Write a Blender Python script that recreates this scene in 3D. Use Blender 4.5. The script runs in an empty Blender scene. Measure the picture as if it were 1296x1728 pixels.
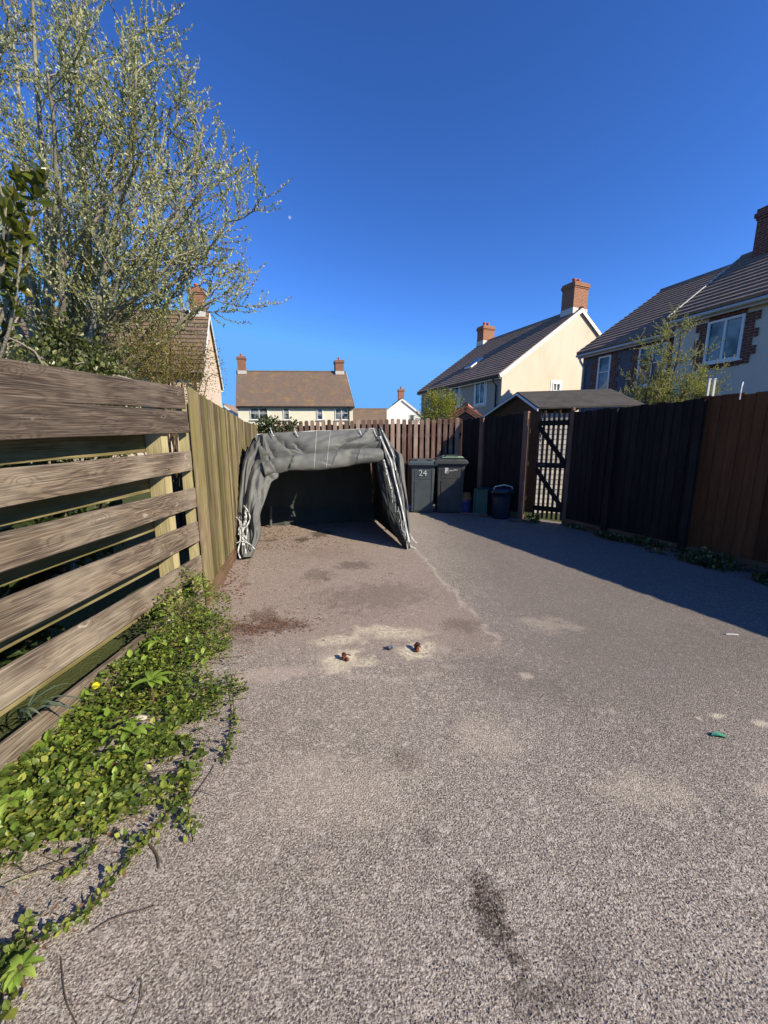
import bpy, math, random
from mathutils import Vector, Matrix, noise
R = math.radians
V = Vector
random.seed(7)
sc = bpy.context.scene
col = sc.collection

# ------------------------------------------------------------------ camera, sky, sun, exposure
EYE = 1.5
cam = bpy.data.objects.new('camera', bpy.data.cameras.new('camera'))
col.objects.link(cam)
cam.location = (0, 0, EYE)
cam.rotation_euler = (R(90 - 10.557), 0, 0)
cam.data.sensor_fit = 'HORIZONTAL'; cam.data.sensor_width = 36
cam.data.lens = 36 * 660 / 1296
cam.data.clip_start = 0.05; cam.data.clip_end = 8000
sc.camera = cam

SUN_AZ, SUN_EL = 58.0, 31.0          # sun stands behind the camera, to the right
w = bpy.data.worlds.new('World'); sc.world = w; w.use_nodes = True
wn = w.node_tree
bg = wn.nodes['Background']; bg.inputs['Strength'].default_value = 0.07
sky = wn.nodes.new('ShaderNodeTexSky'); sky.sky_type = 'NISHITA'; sky.sun_disc = False
sky.sun_elevation = R(SUN_EL); sky.sun_rotation = R(180 - SUN_AZ)
sky.air_density = 1.0; sky.dust_density = 0.15; sky.ozone_density = 3.5
gm = wn.nodes.new('ShaderNodeGamma'); gm.inputs['Gamma'].default_value = 1.3     # deeper, more saturated spring sky
tn = wn.nodes.new('ShaderNodeMix'); tn.data_type = 'RGBA'; tn.blend_type = 'MULTIPLY'; tn.inputs[0].default_value = 1.0
tn.inputs[7].default_value = (0.54, 0.85, 1.30, 1)
wn.links.new(sky.outputs[0], gm.inputs[0]); wn.links.new(gm.outputs[0], tn.inputs[6]); cl_ = wn.nodes.new('ShaderNodeVectorMath'); cl_.operation = 'MINIMUM'; cl_.inputs[1].default_value = (1.5, 4.4, 9.4)   # no hazy glare round the sun
wn.links.new(tn.outputs[2], cl_.inputs[0]); wn.links.new(cl_.outputs[0], bg.inputs['Color'])
sl = bpy.data.lights.new('sun', 'SUN'); sl.energy = 5.0; sl.angle = R(0.5); sl.color = (1.0, 0.905, 0.71)
so = bpy.data.objects.new('sun', sl); col.objects.link(so)
_s = V((math.sin(R(SUN_AZ)) * math.cos(R(SUN_EL)), -math.cos(R(SUN_AZ)) * math.cos(R(SUN_EL)), math.sin(R(SUN_EL))))
so.rotation_euler = _s.to_track_quat('Z', 'Y').to_euler(); so.location = (20, -20, 15)
sc.view_settings.view_transform = 'Standard'; sc.view_settings.look = 'None'
sc.view_settings.exposure = 0.6; sc.view_settings.gamma = 1.0
sc.cycles.max_bounces = 6; sc.cycles.transparent_max_bounces = 8

# ------------------------------------------------------------------ surveying from the photograph
_p = math.atan((864 - 741) / 660.0)
def ray(x, y):
    a = (x - 648) / 660.0; b = (864 - y) / 660.0
    return V((a, math.cos(_p) + b * math.sin(_p), -math.sin(_p) + b * math.cos(_p)))
def G(x, y, z=0.0):                      # point at height z seen at a photo position
    d = ray(x, y); t = (z - EYE) / d.z
    return V((d.x * t, d.y * t, z))
def P(x, y, Y):                          # point at distance Y
    d = ray(x, y); t = Y / d.y
    return V((d.x * t, Y, EYE + d.z * t))
def PL(x, y, p0, n):                     # point on a plane
    d = ray(x, y); o = V((0, 0, EYE)); t = (p0 - o).dot(n) / d.dot(n)
    return o + d * t

# ------------------------------------------------------------------ node helpers
class NT:
    def __init__(s, name):
        s.m = bpy.data.materials.new(name); s.m.use_nodes = True
        s.t = s.m.node_tree; s.b = s.t.nodes['Principled BSDF']; s.out = s.t.nodes['Material Output']
    def n(s, typ, ins=None, **at):
        nd = s.t.nodes.new('ShaderNode' + typ)
        for k, v in at.items(): setattr(nd, k, v)
        for k, v in (ins or {}).items(): s.set(nd.inputs[k], v)
        return nd
    def set(s, sock, v):
        if isinstance(v, bpy.types.NodeSocket): s.t.links.new(v, sock)
        else:
            if isinstance(v, tuple) and len(v) == 3 and sock.type == 'RGBA': v = v + (1,)
            sock.default_value = v
    def math(s, op, a, b=0.0, c=0.0, clamp=False):
        nd = s.n('Math', {0: a, 1: b, 2: c}, operation=op); nd.use_clamp = clamp
        return nd.outputs[0]
    def mix(s, f, a, b, mode='MIX'):
        nd = s.n('Mix', {}, data_type='RGBA', blend_type=mode)
        s.set(nd.inputs[0], f); s.set(nd.inputs[6], a); s.set(nd.inputs[7], b)
        return nd.outputs[2]
    def ramp(s, f, a, b, lo=0.0, hi=1.0):
        nd = s.n('MapRange', {0: f, 1: a, 2: b, 3: lo, 4: hi}, interpolation_type='SMOOTHSTEP')
        return nd.outputs[0]
    def noise(s, v, sc_, det=3.0, rough=0.55, dist=0.0):
        return s.n('TexNoise', {'Vector': v, 'Scale': sc_, 'Detail': det, 'Roughness': rough, 'Distortion': dist}).outputs[0]
    def vmul(s, v, k):
        return s.n('VectorMath', {0: v, 1: k}, operation='MULTIPLY').outputs[0]
    def uv(s): return s.n('UVMap').outputs[0]
    def obj(s): return s.n('TexCoord').outputs['Object']
    def pos(s): return s.n('NewGeometry').outputs['Position']
    def rnd(s): return s.n('Attribute', attribute_name='rnd').outputs['Fac']
    def bump(s, h, st, d=0.01):
        s.set(s.b.inputs['Normal'], s.n('Bump', {'Height': h, 'Strength': st, 'Distance': d}).outputs[0])
    def base(s, c, rough=0.8, spec=0.3):
        s.set(s.b.inputs['Base Color'], c); s.set(s.b.inputs['Roughness'], rough)
        s.b.inputs['Specular IOR Level'].default_value = spec
        return s.m

def plain(name, c, rough=0.7, spec=0.3, var=0.25, scale=6.0, bump=0.0, metal=0.0):
    t = NT(name); o = t.obj()
    f = t.noise(o, scale, 4)
    f2 = t.noise(o, scale * 9, 3)
    k = t.math('ADD', t.math('MULTIPLY', t.math('SUBTRACT', f, 0.5), var * 2.4), t.math('MULTIPLY', t.math('SUBTRACT', f2, 0.5), var))
    cc = t.mix(1.0, c, t.n('CombineColor', {0: t.math('ADD', k, 1.0), 1: t.math('ADD', k, 1.0), 2: t.math('ADD', k, 1.0)}).outputs[0], 'MULTIPLY')
    t.base(cc, rough, spec)
    t.b.inputs['Metallic'].default_value = metal
    if bump: t.bump(f2, bump, 0.01)
    return t.m

def wood(name, dark, light, pale, knots=True, green=None, topdirt=False, rings=55.0, bumpst=0.35, fine=1.0, ringk=0.35, knf=1.0, shade=.5):
    t = NT(name); uv = t.uv(); rn = t.rnd()
    base = t.vmul(uv, (1.3, 8.0, 1.0))
    lf = t.noise(base, 1.0, 2.0, 0.45, 0.3)
    fld = lf
    km = None
    if knots:
        kw = t.n('VectorMath', {0: uv, 1: t.vmul(t.n('TexNoise', {'Vector': uv, 'Scale': 9.0, 'Detail': 2.0}).outputs[1], (0.05, 0.05, 0))}, operation='ADD').outputs[0]
        kn = t.n('TexVoronoi', {'Vector': t.vmul(kw, (2.6, 5.4, 1.0)), 'Scale': knf, 'Randomness': 1.0})
        kd = kn.outputs['Distance']
        bumpk = t.math('POWER', 2.718, t.math('MULTIPLY', t.math('MULTIPLY', kd, kd), -22.0))
        fld = t.math('ADD', lf, t.math('MULTIPLY', bumpk, 0.45))
        km = t.ramp(kd, 0.11, 0.05)
        kr = t.math('MULTIPLY', t.ramp(kd, 0.17, 0.12), t.ramp(kd, 0.07, 0.11))
    rg = t.math('SINE', t.math('MULTIPLY', fld, rings))
    rg = t.math('ADD', t.math('MULTIPLY', rg, 0.5), 0.5)
    if knots: rg = t.ramp(rg, 0.35, 0.95)
    st = t.noise(t.vmul(uv, (3.2, 150.0, 1.0)), 1.0, 3.0, 0.65)
    st2 = t.noise(t.vmul(uv, (1.5, 22.0, 1.0)), 1.0, 4.0, 0.6)
    c = t.mix(t.ramp(st2, 0.3, 0.7), dark, light)
    c = t.mix(t.math('MULTIPLY', rg, ringk), c, dark)
    c = t.mix(t.math('MULTIPLY', t.ramp(st, 0.45, 0.75), 0.55 * fine), c, pale)
    c = t.mix(t.math('MULTIPLY', t.ramp(st, 0.48, 0.28), 0.6 * fine), c, t.mix(0.5, dark, (0.02, 0.015, 0.012)))
    if knots:
        c = t.mix(t.math('MULTIPLY', kr, t.ramp(t.noise(uv, 14, 2), 0.4, 0.6, 0.1, 0.7)), c, pale)
        c = t.mix(t.math('MULTIPLY', km, 0.65), c, dark)
    wv = t.noise(uv, 1.7, 3.0)
    c = t.mix(t.math('MULTIPLY', t.ramp(wv, 0.45, 0.7), 0.35), c, pale)
    if green:
        g = t.noise(t.vmul(uv, (1.1, 9.0, 1.0)), 1.0, 4.0, 0.6)
        c = t.mix(t.math('MULTIPLY', t.ramp(g, 0.38, 0.62), 0.85), c, green)
    sh = t.math('ADD', t.math('MULTIPLY', rn, shade), 1 - shade / 2)
    c = t.mix(1.0, c, t.n('CombineColor', {0: sh, 1: sh, 2: sh}).outputs[0], 'MULTIPLY')
    t.base(c, 0.85, 0.2)
    t.bump(t.math('ADD', st, t.math('MULTIPLY', rg, 0.5)), bumpst, 0.004)
    return t.m

M = {}
M['plank'] = wood('weathered_plank', (0.065, 0.047, 0.036), (0.205, 0.152, 0.108), (0.43, 0.36, 0.285), rings=72, ringk=.75, knf=1.35, shade=.3)
M['plank_dark'] = wood('dark_weathered_plank', (0.04, 0.029, 0.024), (0.115, 0.084, 0.065), (0.29, 0.235, 0.19), rings=72, ringk=.65, knf=1.3, shade=.3)
M['rear_plank'] = wood('shade_dark_pine', (0.10, 0.078, 0.035), (0.22, 0.18, 0.08), (0.42, 0.36, 0.19), knots=False, green=(0.12, 0.10, 0.035))  # yellow-green treated pine, darkened to carry the shade inside the gaps
M['post_pine'] = wood('pine_post', (0.27, 0.22, 0.11), (0.40, 0.34, 0.18), (0.5, 0.43, 0.26), knots=False)
M['green_board'] = wood('algae_board', (0.075, 0.052, 0.034), (0.20, 0.145, 0.092), (0.36, 0.29, 0.20), knots=False, green=(0.135, 0.118, 0.042), rings=40, ringk=.55, bumpst=.6, shade=1.0)
M['gravel_board'] = wood('gravel_board', (0.10, 0.055, 0.03), (0.17, 0.10, 0.06), (0.24, 0.17, 0.11), knots=False)
M['red_board'] = wood('red_brown_board', (0.085, 0.040, 0.030), (0.20, 0.115, 0.09), (0.42, 0.32, 0.26), knots=False, rings=25)
M['pale_board'] = wood('pale_brown_board', (0.21, 0.13, 0.10), (0.36, 0.25, 0.20), (0.5, 0.40, 0.33), knots=False, rings=25)
M['shade_dark_board'] = wood('shade_dark_board', (0.012, 0.008, 0.007), (0.024, 0.017, 0.014), (0.04, 0.032, 0.028), knots=False, rings=25)  # near-black boards: deep shade is put into their colour
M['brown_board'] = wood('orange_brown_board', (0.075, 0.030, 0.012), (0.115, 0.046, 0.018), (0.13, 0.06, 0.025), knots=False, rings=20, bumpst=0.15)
M['gate_wood'] = wood('gate_wood', (0.05, 0.025, 0.018), (0.09, 0.045, 0.035), (0.2, 0.14, 0.12), knots=False)
M['post_brown'] = wood('brown_post', (0.12, 0.06, 0.04), (0.2, 0.11, 0.08), (0.32, 0.22, 0.17), knots=False)

# ------------------------------------------------------------------ mesh builder
class MB:
    def __init__(s, planar=False): s.v = []; s.f = []; s.uv = []; s.r = []; s.planar = planar
    def face(s, pts, uv=None, r=None):
        i = len(s.v); s.v += [V(p) for p in pts]; s.f.append(tuple(range(i, i + len(pts))))
        if uv is None:
            n = (V(pts[1]) - V(pts[0])).cross(V(pts[2]) - V(pts[0]))
            a = [abs(q) for q in n]
            ax = a.index(max(a))
            uv = [((p[1], p[2]) if ax == 0 else (p[0], p[2]) if ax == 1 else (p[0], p[1])) for p in pts]
        s.uv.append(uv); s.r.append(random.random() if r is None else r)
    def box(s, c, size, ax=None, r=None):
        # c centre, size full sizes, ax = 3 axis vectors
        X, Y, Z = ax if ax else (V((1, 0, 0)), V((0, 1, 0)), V((0, 0, 1)))
        c = V(c); hx, hy, hz = size[0] / 2, size[1] / 2, size[2] / 2
        if r is None: r = random.random()
        k = {}
        for i in (-1, 1):
            for j in (-1, 1):
                for l in (-1, 1): k[i, j, l] = c + X * (i * hx) + Y * (j * hy) + Z * (l * hz)
        sz = size; L = sz.index(max(sz))
        ou, ov = random.random() * 40, random.random() * 40
        for (q, dims) in (([(-1, -1, -1), (-1, -1, 1), (-1, 1, 1), (-1, 1, -1)], (1, 2)), ([(1, -1, -1), (1, 1, -1), (1, 1, 1), (1, -1, 1)], (1, 2)),
                  ([(-1, -1, -1), (1, -1, -1), (1, -1, 1), (-1, -1, 1)], (0, 2)), ([(-1, 1, -1), (-1, 1, 1), (1, 1, 1), (1, 1, -1)], (0, 2)),
                  ([(-1, -1, -1), (-1, 1, -1), (1, 1, -1), (1, -1, -1)], (0, 1)), ([(-1, -1, 1), (1, -1, 1), (1, 1, 1), (-1, 1, 1)], (0, 1))):
            a, b = dims
            if b == L or (a != L and sz[b] > sz[a]): a, b = b, a
            s.face([k[t] for t in q], None if s.planar else [(ou + t[a] * sz[a] / 2, ov + t[b] * sz[b] / 2) for t in q], r)
    def beam(s, p0, p1, wv, tv, seg=1, jit=0.0, r=None, taper=None):
        # long board from p0 to p1; wv, tv = full width / thickness vectors; broken into segments with worn edges
        p0, p1, wv, tv = V(p0), V(p1), V(wv), V(tv)
        L = (p1 - p0).length; W = wv.length; T = tv.length
        if r is None: r = random.random()
        ou, ov = random.random() * 40, random.random() * 40
        ring = []
        sd = random.random() * 100
        for i in range(seg + 1):
            t = i / seg; c = p0.lerp(p1, t)
            j1 = noise.noise(V((t * L * 2.2, sd, 0))) * jit; j2 = noise.noise(V((t * L * 2.2, sd + 9, 0))) * jit; j3 = noise.noise(V((t * L * 0.9, sd + 5, 0))) * jit
            wn_, tn_ = wv.normalized(), tv.normalized()
            cc = c + tn_ * j3
            b = min(0.003, T * 0.2)
            ring.append([cc + wn_ * (-W / 2 + j1) - tn_ * (T / 2 - b), cc + wn_ * (-W / 2 + j1 + b) - tn_ * T / 2,
                         cc + wn_ * (W / 2 + j2 - b) - tn_ * T / 2, cc + wn_ * (W / 2 + j2) - tn_ * (T / 2 - b),
                         cc + wn_ * (W / 2 + j2) + tn_ * T / 2, cc + wn_ * (-W / 2 + j1) + tn_ * T / 2])
        vv = [-W / 2, -W / 2 + .003, W / 2 - .003, W / 2, W / 2 + T, -W / 2 - T]
        for i in range(seg):
            u0, u1 = ou + L * i / seg, ou + L * (i + 1) / seg
            for j in range(6):
                k = (j + 1) % 6
                va, vb = ov + vv[j], ov + vv[k]
                s.face([ring[i][j], ring[i][k], ring[i + 1][k], ring[i + 1][j]], [(u0, va), (u0, vb), (u1, vb), (u1, va)], r)
        s.face(list(reversed(ring[0])), [(ou + q * .01, ov + vv[q]) for q in range(6)], r)
        s.face(ring[-1], [(ou + q * .01, ov + vv[q]) for q in range(6)], r)
    def tube(s, pts, rad, n=6, r=None, cap=True):
        pts = [V(p) for p in pts]
        if not isinstance(rad, (list, tuple)): rad = [rad] * len(pts)
        if r is None: r = random.random()
        prev = None; rings = []; L = 0; Ls = []
        up = V((0.13, 0.21, 1)).normalized()
        for i, p in enumerate(pts):
            d = (pts[min(i + 1, len(pts) - 1)] - pts[max(i - 1, 0)])
            if d.length < 1e-9: d = V((0, 0, 1))
            d.normalize()
            a = up if prev is None else prev
            a = a - d * a.dot(d)
            if a.length < 1e-3: a = V((1, 0, 0)) - d * d.x
            a.normalize(); prev = a; b = d.cross(a)
            base = len(s.v)
            for k in range(n):
                an = 2 * math.pi * k / n
                s.v.append(p + (a * math.cos(an) + b * math.sin(an)) * rad[i])
            rings.append(base)
            if i: L += (p - pts[i - 1]).length
            Ls.append(L)
        for i in range(len(pts) - 1):
            for k in range(n):
                k2 = (k + 1) % n
                s.f.append((rings[i] + k, rings[i] + k2, rings[i + 1] + k2, rings[i + 1] + k))
                c = 2 * math.pi * rad[i] / n
                s.uv.append([(Ls[i], k * c), (Ls[i], (k + 1) * c), (Ls[i + 1], (k + 1) * c), (Ls[i + 1], k * c)]); s.r.append(r)
        if cap:
            for ri, rev in ((rings[0], True), (rings[-1], False)):
                ids = [ri + k for k in range(n)]
                s.f.append(tuple(reversed(ids)) if rev else tuple(ids)); s.uv.append([(0.01 * k, 0) for k in range(n)]); s.r.append(r)
    def grid(s, fn, nu, nv, r=0.5, su=1.0, sv=1.0):
        base = len(s.v)
        for j in range(nv + 1):
            for i in range(nu + 1): s.v.append(V(fn(i / nu, j / nv)))
        for j in range(nv):
            for i in range(nu):
                a = base + j * (nu + 1) + i
                s.f.append((a, a + 1, a + nu + 2, a + nu + 1))
                s.uv.append([(su * i / nu, sv * j / nv), (su * (i + 1) / nu, sv * j / nv), (su * (i + 1) / nu, sv * (j + 1) / nv), (su * i / nu, sv * (j + 1) / nv)]); s.r.append(r)
    def lathe(s, c, prof, n=24, r=0.5, sx=1.0, sy=1.0):
        c = V(c)
        s.grid(lambda u, v: c + V((math.cos(2 * math.pi * u) * _lp(prof, v)[0] * sx, math.sin(2 * math.pi * u) * _lp(prof, v)[0] * sy, _lp(prof, v)[1])), n, (len(prof) - 1), r)
    def build(s, name, mat, parent=None, smooth=False, solid=0.0, sub=0, bevel=0.0):
        me = bpy.data.meshes.new(name)
        off = V((0, 0, 0))
        q = parent
        while q: off += q.location; q = q.parent
        me.from_pydata([v - off for v in s.v], [], s.f)
        ul = me.uv_layers.new(name='UVMap')
        ul.data.foreach_set('uv', [c for f in s.uv for p in f for c in p])
        at = me.attributes.new('rnd', 'FLOAT', 'FACE'); at.data.foreach_set('value', s.r)
        if smooth: me.polygons.foreach_set('use_smooth', [True] * len(s.f))
        me.materials.append(mat)
        o = bpy.data.objects.new(name, me); col.objects.link(o); o.parent = parent
        if bevel:
            m0 = o.modifiers.new('weld', 'WELD'); m0.merge_threshold = 0.0005
            m_ = o.modifiers.new('bevel', 'BEVEL'); m_.width = bevel; m_.segments = 2; m_.limit_method = 'ANGLE'
        if solid:
            m_ = o.modifiers.new('solid', 'SOLIDIFY'); m_.thickness = solid; m_.offset = 0
        if sub:
            m_ = o.modifiers.new('sub', 'SUBSURF'); m_.levels = sub; m_.render_levels = sub
        return o
def _lp(prof, v):
    k = v * (len(prof) - 1); i = min(int(k + 1e-6), len(prof) - 1)
    return prof[i]

def tag(o, label=None, cat=None, group=None, kind=None):
    if label: o['label'] = label
    if cat: o['category'] = cat
    if group: o['group'] = group
    if kind: o['kind'] = kind
    return o
def thing(name, label, cat, loc, group=None):
    o = bpy.data.objects.new(name, None); col.objects.link(o); o.location = loc; o.empty_display_size = 0.2
    return tag(o, label, cat, group)
def clone(root, loc=None, label=None, group=None):
    def cp(o, par):
        c = o.copy(); col.objects.link(c)
        if par: c.parent = par
        for ch in list(o.children): cp(ch, c)
        return c
    c = cp(root, None)
    if loc: c.location = loc
    if label: c['label'] = label
    if group: c['group'] = group
    return c

def smoothpath(pts, k=6):
    pts = [V(p) for p in pts]; out = []
    for i in range(len(pts) - 1):
        p0 = pts[max(i - 1, 0)]; p1 = pts[i]; p2 = pts[i + 1]; p3 = pts[min(i + 2, len(pts) - 1)]
        for j in range(k):
            t = j / k
            out.append(0.5 * ((2 * p1) + (p2 - p0) * t + (2 * p0 - 5 * p1 + 4 * p2 - p3) * t * t + (3 * p1 - p0 - 3 * p2 + p3) * t ** 3))
    out.append(pts[-1]); return out

# ------------------------------------------------------------------ asphalt drive
def asphalt():
    t = NT('worn_asphalt'); p = t.pos()
    sep = t.n('SeparateXYZ', {0: p}); X, Y = sep.outputs[0], sep.outputs[1]
    wob = t.noise(p, 3.5, 4, 0.6); wob2 = t.noise(t.n('VectorMath', {0: p, 1: (9, 4, 2)}, operation='ADD').outputs[0], 3.5, 4, 0.6)
    fz = t.noise(p, 34.0, 5, 0.75); wob3 = t.noise(p, 8.0, 4, 0.65)
    v1 = t.n('TexVoronoi', {'Vector': p, 'Scale': 150.0}); v2 = t.n('TexVoronoi', {'Vector': p, 'Scale': 62.0})
    stone = t.n('SeparateColor', {0: v1.outputs['Color']}).outputs[0]
    stone2 = t.n('SeparateColor', {0: v2.outputs['Color']}).outputs[1]
    mot = t.noise(p, 7.0, 5, 0.7); big = t.noise(p, 0.9, 4, 0.6)
    c = t.mix(t.ramp(big, 0.3, 0.7), (0.205, 0.172, 0.148), (0.29, 0.245, 0.212))
    c = t.mix(t.math('MULTIPLY', t.ramp(mot, 0.35, 0.75), 0.5), c, (0.40, 0.33, 0.28))
    # aggregate: single stones and dark pits
    gr = t.noise(p, 145.0, 2.5, 0.65); g2 = t.noise(p, 260.0, 2, 0.7)
    c = t.mix(t.math('MULTIPLY', t.ramp(stone, 0.62, 0.98), 0.55), c, (0.62, 0.53, 0.45))
    c = t.mix(t.math('MULTIPLY', t.ramp(gr, 0.52, 0.62), 0.62), c, (0.62, 0.555, 0.48))
    c = t.mix(t.math('MULTIPLY', t.ramp(gr, 0.47, 0.37), 0.85), c, (0.050, 0.039, 0.034))
    c = t.mix(t.math('MULTIPLY', t.ramp(g2, 0.45, 0.33), 0.5), c, (0.06, 0.048, 0.042))
    c = t.mix(t.math('MULTIPLY', t.ramp(stone, 0.30, 0.02), 0.6), c, (0.08, 0.06, 0.05))
    c = t.mix(t.math('MULTIPLY', t.ramp(stone2, 0.88, 0.98), 0.45), c, (0.62, 0.55, 0.48))
    # the parking bay is dustier and pinker than the lane beside it
    dx = t.math('SUBTRACT', X, t.math('ADD', t.math('MULTIPLY', t.math('SUBTRACT', 5.3, Y), 0.17), 0.42))
    dxw = t.math('ADD', dx, t.math('MULTIPLY', t.math('SUBTRACT', wob, 0.5), 0.30))
    bay = t.math('MULTIPLY', t.ramp(dxw, 0.05, -0.12), t.ramp(Y, 2.3, 2.9))
    c = t.mix(t.math('MULTIPLY', bay, 0.42), c, (0.33, 0.23, 0.185))
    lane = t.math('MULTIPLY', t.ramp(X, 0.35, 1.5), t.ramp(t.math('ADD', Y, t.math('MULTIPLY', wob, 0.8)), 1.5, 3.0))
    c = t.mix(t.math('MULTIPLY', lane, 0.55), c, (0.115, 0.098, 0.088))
    # pale dried edge line of the bay
    ln = t.math('MULTIPLY', t.ramp(t.math('ADD', t.math('ABSOLUTE', dxw), t.math('MULTIPLY', t.math('SUBTRACT', fz, 0.5), 0.12)), 0.045, 0.0), t.math('MULTIPLY', t.ramp(Y, 2.55, 2.85), t.ramp(Y, 5.6, 5.2)))
    c = t.mix(t.math('MULTIPLY', ln, t.ramp(wob3, 0.35, 0.6, 0.15, 0.55)), c, (0.55, 0.46, 0.38))
    def blob(cx, cy, rx, ry, rot=0.0, wb=0.5, soft=0.6):
        ca, sa = math.cos(R(rot)), math.sin(R(rot))
        a = t.math('SUBTRACT', X, cx); b = t.math('SUBTRACT', Y, cy)
        a2 = t.math('ADD', t.math('MULTIPLY', a, ca / rx), t.math('MULTIPLY', b, sa / rx))
        b2 = t.math('ADD', t.math('MULTIPLY', a, -sa / ry), t.math('MULTIPLY', b, ca / ry))
        d = t.math('SQRT', t.math('ADD', t.math('MULTIPLY', a2, a2), t.math('MULTIPLY', b2, b2)))
        d = t.math('ADD', d, t.math('MULTIPLY', t.math('SUBTRACT', wob3, 0.5), wb * 4.5))
        d = t.math('ADD', d, t.math('MULTIPLY', t.math('SUBTRACT', fz, 0.5), wb * 3.0))
        return d, t.ramp(d, 1.0, 1.0 - soft)
    # light trampled arc round the fixings
    for (cx, cy, rx, ry, k) in ((-0.29, 2.47, 0.24, 0.19, 1.0), (0.25, 2.58, 0.22, 0.17, 1.0), (0.05, 2.86, 0.42, 0.16, 0.75), (-0.35, 2.74, 0.26, 0.12, 0.7)):
        d, m = blob(cx, cy, rx, ry, 0, 0.55, 0.7)
        c = t.mix(t.math('MULTIPLY', m, t.ramp(fz, 0.38, 0.6, k * 0.15, k)), c, (0.74, 0.64, 0.46))
    d, m = blob(0.02, 2.52, 0.5, 0.30, 0, 0.15, 0.3)
    ringm = t.math('MULTIPLY', t.ramp(d, 1.1, 0.97), t.ramp(d, 0.78, 0.95))
    c = t.mix(t.math('MULTIPLY', ringm, t.ramp(wob3, 0.42, 0.62, 0.0, 0.35)), c, (0.55, 0.46, 0.38))
    d, m = blob(-0.75, 2.3, 0.55, 0.12, 12, 0.4, 0.7)
    c = t.mix(t.math('MULTIPLY', m, 0.5), c, (0.5, 0.40, 0.34))
    # stains: (x, y, rx, ry, rot, colour, strength)
    dk = (0.038, 0.027, 0.021)
    for (cx, cy, rx, ry, rot, cc, k) in (
            (0.345, 0.985, 0.06, 0.14, 12, (0.03, 0.02, 0.015), 0.85), (0.16, 1.25, 0.035, 0.04, 0, dk, 0.4), (0.40, 0.80, 0.10, 0.05, 0, dk, 0.4), (0.55, 0.84, 0.07, 0.07, 0, dk, 0.3),
            (-1.02, 6.12, 0.17, 0.24, -20, dk, 0.85), (-1.25, 5.75, 0.12, 0.16, 0, dk, 0.75), (-1.75, 5.7, 0.16, 0.08, 0, (0.10, 0.06, 0.045), 0.6),
            (-0.35, 4.55, 0.22, 0.18, 20, dk, 0.5), (-0.75, 4.2, 0.18, 0.2, 0, dk, 0.38), (-0.62, 4.05, 0.06, 0.05, 0, dk, 0.5),
            (-1.45, 3.9, 0.05, 0.05, 0, dk, 0.45), (-0.1, 3.6, 0.6, 0.35, 10, (0.12, 0.085, 0.07), 0.42),
            (-0.95, 2.95, 0.36, 0.11, 8, (0.085, 0.042, 0.028), 0.7), (-1.05, 3.15, 0.13, 0.16, 0, (0.085, 0.042, 0.028), 0.55), (-1.2, 2.8, 0.25, 0.25, 0, (0.10, 0.06, 0.045), 0.4),
            (0.62, 2.98, 0.17, 0.13, 0, (0.11, 0.075, 0.06), 0.5), (-0.75, 5.1, 0.5, 0.3, 0, (0.2, 0.12, 0.09), 0.25),
            (0.1, 1.62, 0.09, 0.07, 0, (0.10, 0.07, 0.055), 0.4), (0.75, 2.3, 0.5, 0.2, -30, (0.10, 0.085, 0.08), 0.3)):
        d, m = blob(cx, cy, rx * 1.25, ry * 1.25, rot, 0.5, 0.6)
        k = min(0.95, k * 1.3); c = t.mix(t.math('MULTIPLY', m, t.ramp(stone, 0.0, 0.8, k, k * 0.6)), c, cc)
    for (cx, cy, rx, ry, k) in ((0.92, 2.28, 0.06, 0.05, 0.6), (1.85, 1.92, 0.06, 0.03, 0.85), (2.02, 1.86, 0.05, 0.035, 0.8), (1.72, 1.9, 0.03, 0.025, 0.8), (1.28, 1.95, 0.04, 0.03, 0.4),
                            (1.15, 1.45, 0.3, 0.14, 0.3), (1.7, 1.45, 0.14, 0.05, 0.45), (1.35, 3.0, 0.3, 0.2, 0.3), (0.55, 1.75, 0.25, 0.2, 0.28), (-0.25, 1.45, 0.5, 0.3, 0.25)):
        d, m = blob(cx, cy, rx, ry, 0, 0.5, 0.8)
        c = t.mix(t.math('MULTIPLY', m, k), c, (0.58, 0.49, 0.38))
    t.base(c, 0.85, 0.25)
    h = t.math('ADD', t.math('MULTIPLY', t.math('SUBTRACT', 1.0, v1.outputs['Distance']), 0.7), t.math('MULTIPLY', stone, 0.6))
    h = t.math('ADD', t.math('MULTIPLY', h, 0.6), t.math('MULTIPLY', gr, 2.6))
    t.bump(h, 0.6, 0.006)
    return t.m
M['asphalt'] = asphalt()

def soilmat():
    t = NT('soil'); p = t.pos()
    a = t.noise(p, 22, 5, 0.7); b = t.noise(p, 140, 3, 0.7)
    c = t.mix(t.ramp(a, 0.35, 0.65), (0.065, 0.043, 0.03), (0.17, 0.125, 0.10))
    c = t.mix(t.ramp(b, 0.55, 0.8, 0, 0.6), c, (0.3, 0.24, 0.19))
    t.base(c, 0.95, 0.1); t.bump(t.math('ADD', a, b), 0.9, 0.02); return t.m
M['soil'] = soilmat()
def lawnmat():
    t = NT('rough_grass'); p = t.pos()
    c = t.mix(t.noise(p, 3, 5, 0.7), (0.05, 0.06, 0.02), (0.09, 0.10, 0.035))
    t.base(c, 0.95, 0.1); t.bump(t.noise(p, 60, 3), 0.8, 0.03); return t.m
M['lawn'] = lawnmat()

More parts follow.
